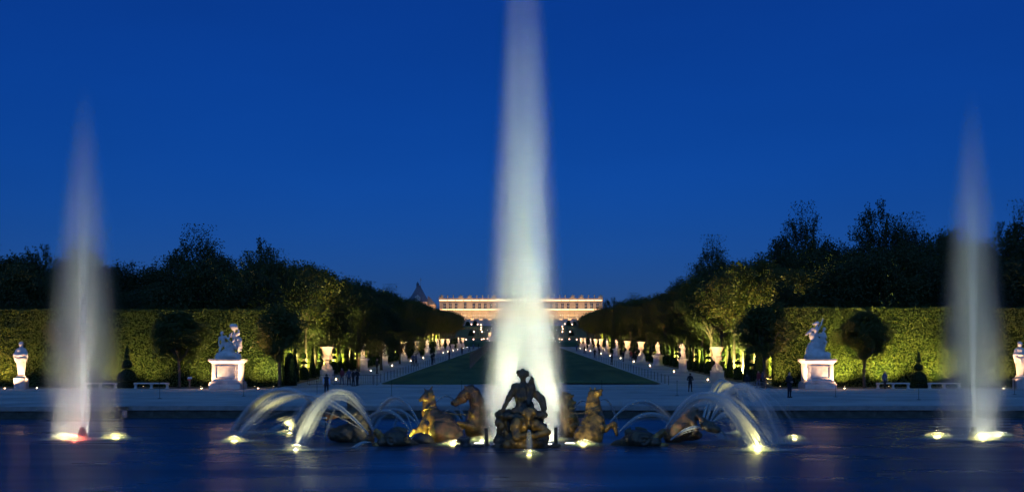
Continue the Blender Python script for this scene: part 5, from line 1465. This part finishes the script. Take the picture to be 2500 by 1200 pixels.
for i, (px, lab) in enumerate(((778, 'dark crowd barrier nearest the first left urn'), (838, 'second dark crowd barrier across the left avenue'), (898, 'third dark crowd barrier reaching the lawn corner'))):
    barrier(px, 940, lab, M['iron'], 'dark barriers closing the left avenue', 2.25)
barrier(1852, 944, 'dark crowd barrier in front of the right corner tree', M['iron'], 'dark barriers by the right tree', 1.9)

def gpt(px, py):
    D = 3.85 / ((py - 895) / 3000.0 + 0.0165) if py >= 938 else 5.165 / (0.027 + (py - 895) / 3000.0)
    p = at(px, 895, D); return Vector((p.x, D, gz(D)))
posts = [(390, 972, 'before the clear left bench'), (595, 966, 'right of the left marble group'), (774, 966, 'left of the guard'), (956, 966, 'at the left lawn corner'), (1127, 966, 'between the left horses'),
         (1469, 965, 'right of the gilded horse'), (1653, 965, 'at the right lawn corner'), (2040, 968, 'right of the right marble group'), (2243, 975, 'before the right stacked yew'), (2477, 962, 'by the right herm')]
pm = MB().lathe([(0.16, 0.0), (0.16, 0.02), (0.03, 0.04), (0.016, 0.06), (0.016, 1.12), (0.035, 1.14), (0.035, 1.18), (0.01, 1.2)], 10).mesh('barrier_post', M['iron'])
for i, (px, py, where) in enumerate(posts):
    q = gpt(px, py)
    o = link('barrier_post', pm, None, q)
    tag(o, 'thin black barrier post ' + where, 'post', 'rope posts on the plaza')

# low stakes along both lawn edges
for s_, nm in ((-1, 'left'), (1, 'right')):
    t = thing('rope_fence', 'row of thin stakes with cord along the %s lawn edge' % nm, 'fence', (s_ * 14.9, 124, gz(124)))
    st = MB().box(-0.025, 0.025, -0.025, 0.025, 0, 0.95).mesh('stake', M['iron'])
    Ds = [124 + 3.2 * k + 0.03 * k * k for k in range(62)]
    Ds = [d for d in Ds if d < 470]
    for d in Ds: link('stake', st, t, (0, d - 124, gz(d) - gz(124)))
    MB().tube([(0, d - 124, gz(d) - gz(124) + 0.85) for d in Ds], 0.008, 4).obj('cord', M['iron'], t)
# wooden paling down the middle of the lawn
t = thing('paling_fence', 'row of pale wooden posts receding over the lawn beside the main jet', 'fence', (-7.4, 180, gz(180)))
pl = MB().box(-0.12, 0.12, -0.12, 0.12, 0, 2.25, bev=0.02).mesh('wooden_post', M['wood'])
pl2 = MB().box(-0.05, 0.05, -0.05, 0.05, 0, 2.2).mesh('paling', M['wood'])
d = 180.0; k = 0
rail = []
while d < 455:
    x = -7.4 - 4.0 * (d - 180) / 276.0
    z = gz(d) + 0.1
    link('wooden_post' if k % 4 == 0 else 'paling', pl if k % 4 == 0 else pl2, t, (x + 7.4, d - 180, z - gz(180)))
    rail.append((x + 7.4, d - 180, z - gz(180) + 2.1))
    d += 2.6 + 0.02 * k; k += 1
MB().tube(rail, 0.05, 5).obj('top_rail', M['wood'], t)
q = gpt(985, 935); o = MB().box(-0.45, 0.45, -0.2, 0.2, 0.1, 0.16, bev=0.01).obj('drain_cover', M['coping'], None, loc=(q.x, q.y + 1.5, q.z)); tag(o, 'small pale slab lying at the left lawn corner', 'slab')

# ================================================================== palace, chapel, terraces
M['palace'] = mat('palace_limestone', (0.60, 0.46, 0.31), 0.8, var=(0.48, 0.36, 0.25), scale=0.4, bump=0.1, bscale=3)
M['slate'] = mat('slate_roof', (0.10, 0.12, 0.15), 0.5, var=(0.07, 0.08, 0.10), scale=1.0)
M['pane_dark'] = mat('dark_window_glass', (0.03, 0.03, 0.035), 0.12)
M['pane_lit'] = glow('lit_window_glass', (1.0, 0.56, 0.24), 0.55)
M['strip'] = glow('cornice_light_strip', (1.0, 0.60, 0.27), 5.5)
PD = 750.0
PB = 30.2
pal = thing('palace', 'long illuminated stone palace closing the end of the avenue', 'palace', (0, PD, PB))
HW = 50.0
W = M['palace']
MB().box(-HW, HW, 0.0, 22, -1.0, 7.6).obj('lower_wall', W, pal)
MB().box(-HW + 0.2, HW - 0.2, 0.25, 22, 7.6, 13.2).obj('attic_wall', W, pal)
MB().box(-HW - 0.4, HW + 0.4, -0.6, 22.2, 7.3, 7.9).obj('cornice', W, pal)
MB().box(-HW - 0.3, HW + 0.3, -0.4, 22.2, 13.0, 13.5).obj('top_cornice', W, pal)
MB().box(-HW, HW, -0.1, 0.25, 13.5, 15.0).obj('balustrade', W, pal)
MB().box(-HW + 2, HW - 2, 3, 20, 13.5, 14.8).obj('roof', M['slate'], pal)
bays = []
x = 0.0
unit = [0.0]
pos = [-46.5 + 3.5 * i for i in range(4)]
bay_x = [-46.6, -43.1, -39.6, -34.1, -28.8, -25.3, -21.8, -18.3, -14.8, -11.3, -6.0, -2.0, 2.0, 6.0, 11.3, 14.8, 18.3, 21.8, 25.3, 28.8, 34.1, 39.6, 43.1, 46.6]
wf = MB()
for x0, x1, z0, z1 in ((-1.05, -0.75, 0, 3.6), (0.75, 1.05, 0, 3.6), (-0.75, 0.75, 3.3, 3.6), (-1.2, 1.2, -0.3, 0.0)): wf.box(x0, x1, -0.28, 0.05, z0, z1)
wf = wf.mesh('frame', W)
mu = MB().box(-0.06, 0.06, -0.10, -0.03, 0, 3.3).box(-0.75, 0.75, -0.105, -0.03, 1.6, 1.72).mesh('mullion', M['white_metal'])
pane_d = MB().box(-0.75, 0.75, -0.02, 0.02, 0, 3.3).mesh('pane', M['pane_dark'])
arch_pts = [(-1.15, 0), (1.15, 0)] + [(1.15 * math.cos(a), 4.3 + 1.15 * math.sin(a)) for a in np.linspace(0, math.pi, 13)]
ap_ = MB().add([(x_, -0.03, z_) for x_, z_ in arch_pts], [tuple(range(len(arch_pts)))]).mesh('pane', M['pane_lit'])
am = MB().box(-0.07, 0.07, -0.12, -0.05, 0, 5.4).box(-1.15, 1.15, -0.125, -0.05, 4.2, 4.4).box(-1.15, 1.15, -0.125, -0.05, 2.0, 2.12).mesh('mullion', M['white_metal'])
af = MB()
prev = None
pts = [(-1.35, 0.0), (-1.35, 4.3)] + [(1.35 * math.cos(a), 4.3 + 1.35 * math.sin(a)) for a in np.linspace(math.pi, 0, 13)][1:] + [(1.35, 0.0)]
af.tube([(x_, -0.1, z_) for x_, z_ in pts], 0.22, 6)
af = af.mesh('frame', W)
col = MB().lathe([(0.42, -1.0), (0.42, 0.2), (0.34, 0.4), (0.30, 6.4), (0.36, 6.6), (0.46, 7.0), (0.46, 7.28)], 12).mesh('column', W)
pil = MB().box(-0.3, 0.3, -0.28, 0.05, -0.9, 7.2).mesh('pilaster', W)
for i, bx_ in enumerate(bay_x):
    w_ = thing('window', None, None); w_.parent = pal; w_.location = (bx_, 0.2, 8.6)
    link('frame', wf, w_); link('pane', pane_d, w_, (0, 0, 0)); link('mullion', mu, w_)
    w_ = thing('arched_window', None, None); w_.parent = pal; w_.location = (bx_, 0.0, 0.3)
    link('frame', af, w_); link('pane', ap_, w_); link('mullion', am, w_)
    if i < len(bay_x) - 1:
        m_ = (bx_ + bay_x[i + 1]) / 2
        if bay_x[i + 1] - bx_ > 4.2 and abs(m_) > 8:
            for u in (-0.6, 0.6): link('column', col, pal, (m_ + u, -0.9, 0))
        else: link('pilaster', pil, pal, (m_, 0, 0))
# light strips lying on both cornices, trophies and vases on the balustrade
for z, nm in ((7.905, 'light_strip'), (13.505, 'light_strip')):
    for k in range(20):
        MB().box(0, 4.6, 0, 0.10, 0, 0.40).obj(nm, M['strip'], pal, loc=(-HW + 0.2 + 4.98 * k, -0.42 if z < 10 else -0.34, z))
va = MB().lathe([(0.35, 0), (0.35, 0.3), (0.15, 0.4), (0.12, 0.7), (0.38, 1.0), (0.42, 1.4), (0.3, 1.7), (0.42, 1.85), (0.2, 2.0)], 10).mesh('roof_vase', W)
tro = sculpt('trophy', [cap((-1.4, 0, 0.2), (1.4, 0, 0.2), 0.35, 0.35), ell((0, 0, 1.0), (0.9, 0.5, 1.0)), cap((-0.4, 0, 0.6), (-1.7, 0, 1.6), 0.3, 0.12), cap((0.4, 0, 0.6), (1.6, 0, 1.9), 0.3, 0.12), ell((0.1, 0, 2.0), (0.4, 0.4, 0.5))], [W], 0.18, 0.12, 0.08, 5, 2)
for m_ in (-48.6, -36.8, -31.4, -16.5, 16.5, 31.4, 36.8, 48.6): link('trophy', tro, pal, (m_, 0.1, 15.0))
for m_ in (-44.8, -41.3, -27, -23.5, -20, -9, -4, 0, 4, 9, 20, 23.5, 27, 41.3, 44.8): link('roof_vase', va, pal, (m_, 0.1, 15.0))
for k in range(8):
    xx = -42 + 12 * k
    t = thing('palace_floodlight', ('%s floodlight on the palace terrace counted from the left' % ORD[k]), 'lamp', (xx, PD - 7.0, PB - 0.9), group='palace terrace floodlights')
    MB().box(-0.3, 0.3, -0.2, 0.2, 0, 0.35).obj('housing', M['iron'], t); MB().box(-0.25, 0.25, 0.2, 0.22, 0.08, 0.3).obj('lens', M['lens_far'], t)
    spot((xx, PD - 7.0, PB - 0.3), (xx, PD, PB + 6), 7500, (1.0, 0.66, 0.28), 120, 0.9, 0.2, t)

# chapel roof to the left
CX = at(1022, 895, 730)
chp = thing('chapel', 'steep slate chapel roof with cross rising above the left avenue', 'chapel', (CX.x, 730, 28.0))
MB().box(-6.2, 5.0, 0, 18, 0, 14.0).obj('nave_wall', M['palace'], chp)
rf = MB().sq([(6.3, 14.0), (5.7, 14.8), (4.7, 16.4), (3.6, 18.4), (2.5, 20.6), (1.5, 22.6), (0.9, 23.8), (0.7, 24.3)])
o = rf.obj('roof', M['slate'], chp, loc=(-0.6, 9.0, 0)); o.scale = (1, 1.42, 1)
dm = MB().box(-1.6, 1.6, -0.4, 1.2, 14.0, 16.6).add([(-1.9, -0.5, 16.6), (1.9, -0.5, 16.6), (1.9, 1.3, 16.6), (-1.9, 1.3, 16.6), (0, -0.5, 18.2), (0, 1.3, 18.2)], [(0, 1, 4), (1, 2, 5, 4), (2, 3, 5), (3, 0, 4, 5), (3, 2, 1, 0)])
dm.obj('dormer', M['stone_band'], chp, loc=(-0.6, 0, 0))
MB().box(5.0, 9.5, 2, 14, 0, 12.5).obj('side_aisle', M['palace'], chp)
MB().add([(4.9, 1.8, 12.5), (9.9, 1.8, 12.5), (9.9, 14.2, 12.5), (4.9, 14.2, 12.5), (5.2, 3, 17.5), (5.6, 3, 17.5), (5.6, 13, 17.5), (5.2, 13, 17.5)],
         [(0, 1, 5, 4), (1, 2, 6, 5), (2, 3, 7, 6), (3, 0, 4, 7), (4, 5, 6, 7)]).obj('aisle_roof', M['slate'], chp)
MB().box(0.85, 1.0, 4, 4.15, 22.5, 28.6).box(0.35, 1.5, 4.001, 4.149, 27.2, 27.4).obj('cross', M['gold'], chp)
MB().lathe([(0.8, 22.8), (0.8, 24.8), (0.3, 25.4), (0.1, 26)], 8, (-0.6, 0.6, 0)).obj('lantern', M['slate'], chp)
w_ = MB().add([(x_ * 1.2, -0.05, z_ * 1.15) for x_, z_ in arch_pts], [tuple(range(len(arch_pts)))]).obj('arched_window', M['pane_dark'], chp, loc=(-0.8, 0, 6.5))
t = thing('chapel_floodlight', 'floodlight washing the side of the chapel', 'lamp', (CX.x + 14, 722, 36))
MB().box(-0.3, 0.3, -0.2, 0.2, 0, 0.35).obj('housing', M['iron'], t); MB().box(-0.25, 0.25, 0.2, 0.22, 0.08, 0.3).obj('lens', M['lens_far'], t)
MB().tube([(0, 0, -8.5), (0, 0, 0.02)], 0.08, 6).obj('pole', M['iron'], t)
spot((CX.x + 14, 722, 36.6), (CX.x + 7, 733, 39.5), 9000, WARM, 60, 0.7, 0.2, t)

# terraces between lawn and palace: dark grass banks, wall, steps and ramps
sheet('lawn', [-60, -20, 20, 60], [481.5, 488, 493.5], lambda x, y: gz(y) + 0.05, M['lawn'])
for s_ in (-1, 1):
    sheet('lawn', sorted([s_ * 16, s_ * 60, s_ * 120]), [560.5, 600, 640, 688], lambda x, y: gz(y) + 0.08, M['lawn'])
sheet('lawn', [-12, 0, 12], [565, 600, 640, 688], lambda x, y: gz(y) + 0.06, M['lawn'])
tw = thing('terrace_wall', 'low lit terrace wall with balustrade below the palace', 'wall', (0, 714, 27.5))
MB().box(-36, 36, 0, 1.2, 0, 3.4).obj('wall', M['palace'], tw)
MB().box(-36.3, 36.3, -0.25, 1.4, 3.4, 3.7).obj('coping', M['palace'], tw)
bal = MB().lathe([(0.16, 0), (0.09, 0.2), (0.18, 0.5), (0.09, 0.8), (0.15, 0.95)], 6).mesh('baluster', M['palace'])
for k in range(60): link('baluster', bal, tw, (-35.4 + 1.2 * k, 0.5, 3.7))
MB().box(-36, 36, 0.3, 0.75, 4.65, 4.85).obj('handrail', M['palace'], tw)
for k in range(14): MB().box(-0.9, 0.9, -0.42, -0.30, 0.0, 0.12).obj('light_strip', M['strip'], tw, loc=(-33.5 + 5.15 * k, 0, 3.25))
def far_lamp(px, py, D, label, grp, e=0, big=0.22, ret=None):
    p = at(px, py, D)
    g = gz(D)
    t = thing('lamp_post' if p.z - g > 0.8 else 'ground_lamp', label, 'lamp', (p.x, D, g), group=grp)
    zz = max(p.z - g, 0.25)
    MB().tube([(0, 0, -0.3), (0, 0, zz)], 0.06, 6).obj('post', M['iron'], t)
    MB().lathe([(0.05, 0), (big, big * 0.6), (big, big * 1.4), (0.05, big * 2)], 8).obj('globe', M['lens_far'], t, True, (0, 0, zz - big))
    if e: point((p.x, D - 0.6, p.z), e, WARM, 0.2, t)
for i, (px, py) in enumerate(((1138, 828), (1156, 827.5), (1176, 827.5), (1181, 826.5), (1190, 826), (1366, 827), (1372, 827.5), (1390, 827), (1408, 828))):
    far_lamp(px, py, 505, '%s lamp of the row across the end of the lawn' % ORD[i], 'lamps across the end of the lawn', 60)
for i, (px, py, D) in enumerate(((1157, 809, 600), (1177, 809, 600), (1174, 803, 625), (1175, 798, 645), (1174, 792, 668), (1166, 791, 672), (1151, 791, 676), (1373, 809, 600), (1374, 802, 625), (1373, 796, 650), (1379, 790, 668), (1392, 809, 600), (1397, 791, 676))):
    far_lamp(px, py, D, '%s small lamp on the %s ramp below the palace' % (ORD[i if px < 1272 else i - 7], 'left' if px < 1272 else 'right'), 'lamps on the palace ramps', 120, 0.32)
for s_, nm in ((-1, 'left'), (1, 'right')):
    p = at(1272 + s_ * 76, 895, 500)
    u_ = urn('goblet', 'lit urn standing alone at the %s end of the lawn' % nm, (p.x, 500, gz(500)), 'urns at the end of the lawn')
    avenue_lamp((p.x, 494.8, gz(494.8)), (p.x, 500, gz(500) + 2.4), 'floodlight at the lone %s urn behind the lawn' % nm, 'floodlights at the end of the lawn', 60000)
for i, (px, pt, D) in enumerate(((1160, 782, 690), (1142, 784, 690), (1388, 782, 690), (1402, 784, 690), (1150, 806, 610), (1395, 806, 612))):
    p = at(px, 895, D); zt_ = at(px, pt, D).z; g = gz(D)
    topiary('pyramid', 'dark %s yew cone among those below the palace' % ORD[i], (p.x, D, g), (2.0, 2.0, max(0.6, (zt_ - g) / 3.42)), i, 'yew cones below the palace')

# ================================================================== people
M['cloth_navy'] = mat('navy_cloth', (0.012, 0.014, 0.022), 0.85)
M['cloth_black'] = mat('black_cloth', (0.010, 0.010, 0.012), 0.85)
M['cloth_shirt'] = mat('pale_blue_shirt', (0.35, 0.50, 0.75), 0.8)
M['cloth_blue'] = mat('blue_jacket', (0.05, 0.08, 0.16), 0.8)
M['cloth_red'] = mat('red_jacket', (0.22, 0.03, 0.04), 0.8)
M['skin'] = mat('skin', (0.42, 0.26, 0.19), 0.6)
M['hair'] = mat('dark_hair', (0.02, 0.015, 0.012), 0.7)
def person_mesh(seed, mats, arms='down', lean=0.0, stride=0.1, h=0.02, sleeve=1):
    """mats: skin, hair, top, sleeve, trousers, shoes -> one continuous body."""
    y = lambda a: a
    P = [cap((0, 0, 0.93), (0, lean * .4, 1.15), 0.15, 0.145, 2), cap((0, lean * .4, 1.15), (0, lean, 1.40), 0.15, 0.165, 2), cap((-0.13, lean, 1.42), (0.13, lean, 1.42), 0.095, 0.095, 2),
         cap((0, lean, 1.45), (0, lean, 1.56), 0.062, 0.058, 0), ell((0, lean - .01, 1.645), (0.080, 0.098, 0.118), 0), ell((0, lean + .015, 1.675), (0.086, 0.10, 0.10), 1), ell((0, lean - .105, 1.635), (0.014, 0.02, 0.02), 0)]
    for q in (-1, 1):
        P += [ell((q * 0.085, lean, 1.64), (0.012, 0.02, 0.03), 0)]
        kx = q * 0.11
        st = stride * q
        P += [cap((q * 0.09, 0, 0.92), (kx, st * 0.6 - .03, 0.50), 0.098, 0.066, 4), cap((kx, st * 0.6 - .03, 0.50), (kx * 1.05, st, 0.10), 0.064, 0.046, 4), cap((kx * 1.05, st + .04, 0.05), (kx * 1.25, st - .15, 0.04), 0.045, 0.038, 5)]
        s0 = (q * 0.20, lean, 1.42)
        if arms == 'down': e, w = (q * 0.27, lean + .03, 1.14), (q * 0.25, lean - .07, 0.90)
        elif arms == 'front': e, w = (q * 0.28, lean + .02, 1.15), (q * 0.06, lean - .22, 1.10)
        else: e, w = (q * 0.30, lean + .10, 1.17), (q * 0.14, lean + .16, 0.96)
        s0, e, w = (np.array(v) for v in (s0, e, w))
        P += [cap(s0, e, 0.062, 0.050, 3), cap(e, w, 0.046, 0.032, 3 if sleeve else 0)]
        d = (w - e) / np.linalg.norm(w - e); pc = w + d * 0.06
        P += [cap(w, pc, 0.034, 0.036, 0)]
        sx = np.cross(d, (0, 1.0, 0)); sx /= np.linalg.norm(sx) + 1e-6
        for j, ln in enumerate((0.070, 0.082, 0.076, 0.058)):   # fingers, slightly curled
            b0 = pc + sx * (j - 1.5) * 0.019 + d * 0.015; b1 = b0 + d * ln * 0.55; b2 = b1 + d * ln * 0.4 + np.array([0, -0.02, 0])
            P += [cap(b0, b1, 0.0105, 0.0095, 0), cap(b1, b2, 0.0095, 0.008, 0)]
        tb = w + d * 0.02 - sx * 0.035
        P += [cap(tb, tb - sx * 0.02 + d * 0.045, 0.012, 0.009, 0)]
    return sculpt('person', P, [M[k] for k in mats], h, 0.014, 0.004, 18, seed)
SK = ['skin', 'hair']
P_guard = person_mesh(1, SK + ['cloth_navy', 'cloth_shirt', 'cloth_navy', 'cloth_black'], 'down', 0.0, 0.04, 0.011, 1)
P_man = person_mesh(2, SK + ['cloth_black', 'cloth_black', 'cloth_navy', 'cloth_black'], 'front', 0.0, 0.03, 0.011)
P_blue = person_mesh(3, SK + ['cloth_blue', 'cloth_blue', 'cloth_navy', 'cloth_black'], 'down', -0.03, 0.16, 0.02)
P_dark = person_mesh(4, SK + ['cloth_black', 'cloth_navy', 'cloth_navy', 'cloth_black'], 'front', -0.02, 0.10, 0.02)
P_red = person_mesh(5, SK + ['cloth_red', 'cloth_red', 'cloth_blue', 'cloth_black'], 'down', 0.0, 0.12, 0.02)
def person(me, px, py, hpx, rz, label, group, D=None):
    q = gpt(px, py)
    if D: q = Vector((at(px, 895, D).x, D, gz(D)))
    sc = min(max(hpx * q.y / 3000.0 / 1.765, 0.9), 1.1)
    o = link('person', me, None, q + Vector((0, 0, 0.005)), rz, scale=(sc,) * 3)
    tag(o, label, 'person', group)
person(P_guard, 797, 964, 52, math.pi + 0.1, 'person in dark vest and pale blue sleeves seen from behind on the plaza', None)
person(P_man, 1927, 970, 62, 0.5, 'person in black clothes standing before the right marble group', None)
person(P_blue, 2160, 948.5, 42, 0.2, 'person in a blue jacket standing at the right stone bench', None, 112.4)
crowd = [(852, 940, P_blue, 'person in a blue jacket walking behind the dark barriers'), (862, 942, P_dark, 'dark dressed person walking behind the dark barriers'), (872, 941, P_dark, 'second dark dressed person behind the dark barriers'),
         (835, 938, P_red, 'person in a red jacket behind the dark barriers'), (920, 912, P_dark, 'dark figure beside the second left floodlight'), (1008, 893, P_blue, 'left of a pair walking before a left urn'), (1016, 893, P_blue, 'right of a pair walking before a left urn'),
         (1055, 890, P_dark, 'dark figure standing at the left lawn edge'), (1058, 885, P_dark, 'second figure close behind at the left lawn edge'), (1097, 877, P_dark, 'small dark figure at the left lawn edge near the lamps'), (1128, 864, P_dark, 'tiny dark figure before the last left urn'),
         (1146, 857, P_blue, 'tiny figure near the far left lawn end'), (1168, 851, P_dark, 'tiny figure at the far end of the left path'), (1156, 854, P_blue, 'tiny blue figure among the far left strollers'), (1185, 850, P_blue, 'tiny blue figure beside the main jet far away'),
         (1824, 958, P_dark, 'dark person crossing the plaza near the right corner tree'), (1852, 946, P_red, 'person in a red jacket under the right corner tree'), (1862, 946, P_blue, 'person in blue under the right corner tree'), (1685, 956, P_dark, 'person crossing the plaza below the right floodlights'),
         (1494, 889, P_dark, 'dark figure standing at the right lawn edge'), (1452, 873, P_dark, 'small dark figure at the right lawn edge'), (1427, 862, P_dark, 'tiny dark figure far along the right lawn edge'), (1522, 882, P_dark, 'dark figure walking along the right urns'),
         (1540, 880, P_red, 'reddish figure walking along the right urns'), (1550, 882, P_dark, 'last dark figure of the walkers along the right urns'), (1408, 856, P_blue, 'tiny figure near the far right lawn end'), (1463, 868, P_dark, 'small dark figure before the right statues')]
for i, (px, py, me, lab) in enumerate(crowd):
    person(me, px, py, 40, i * 1.9, lab, 'visitors strolling in the gardens')
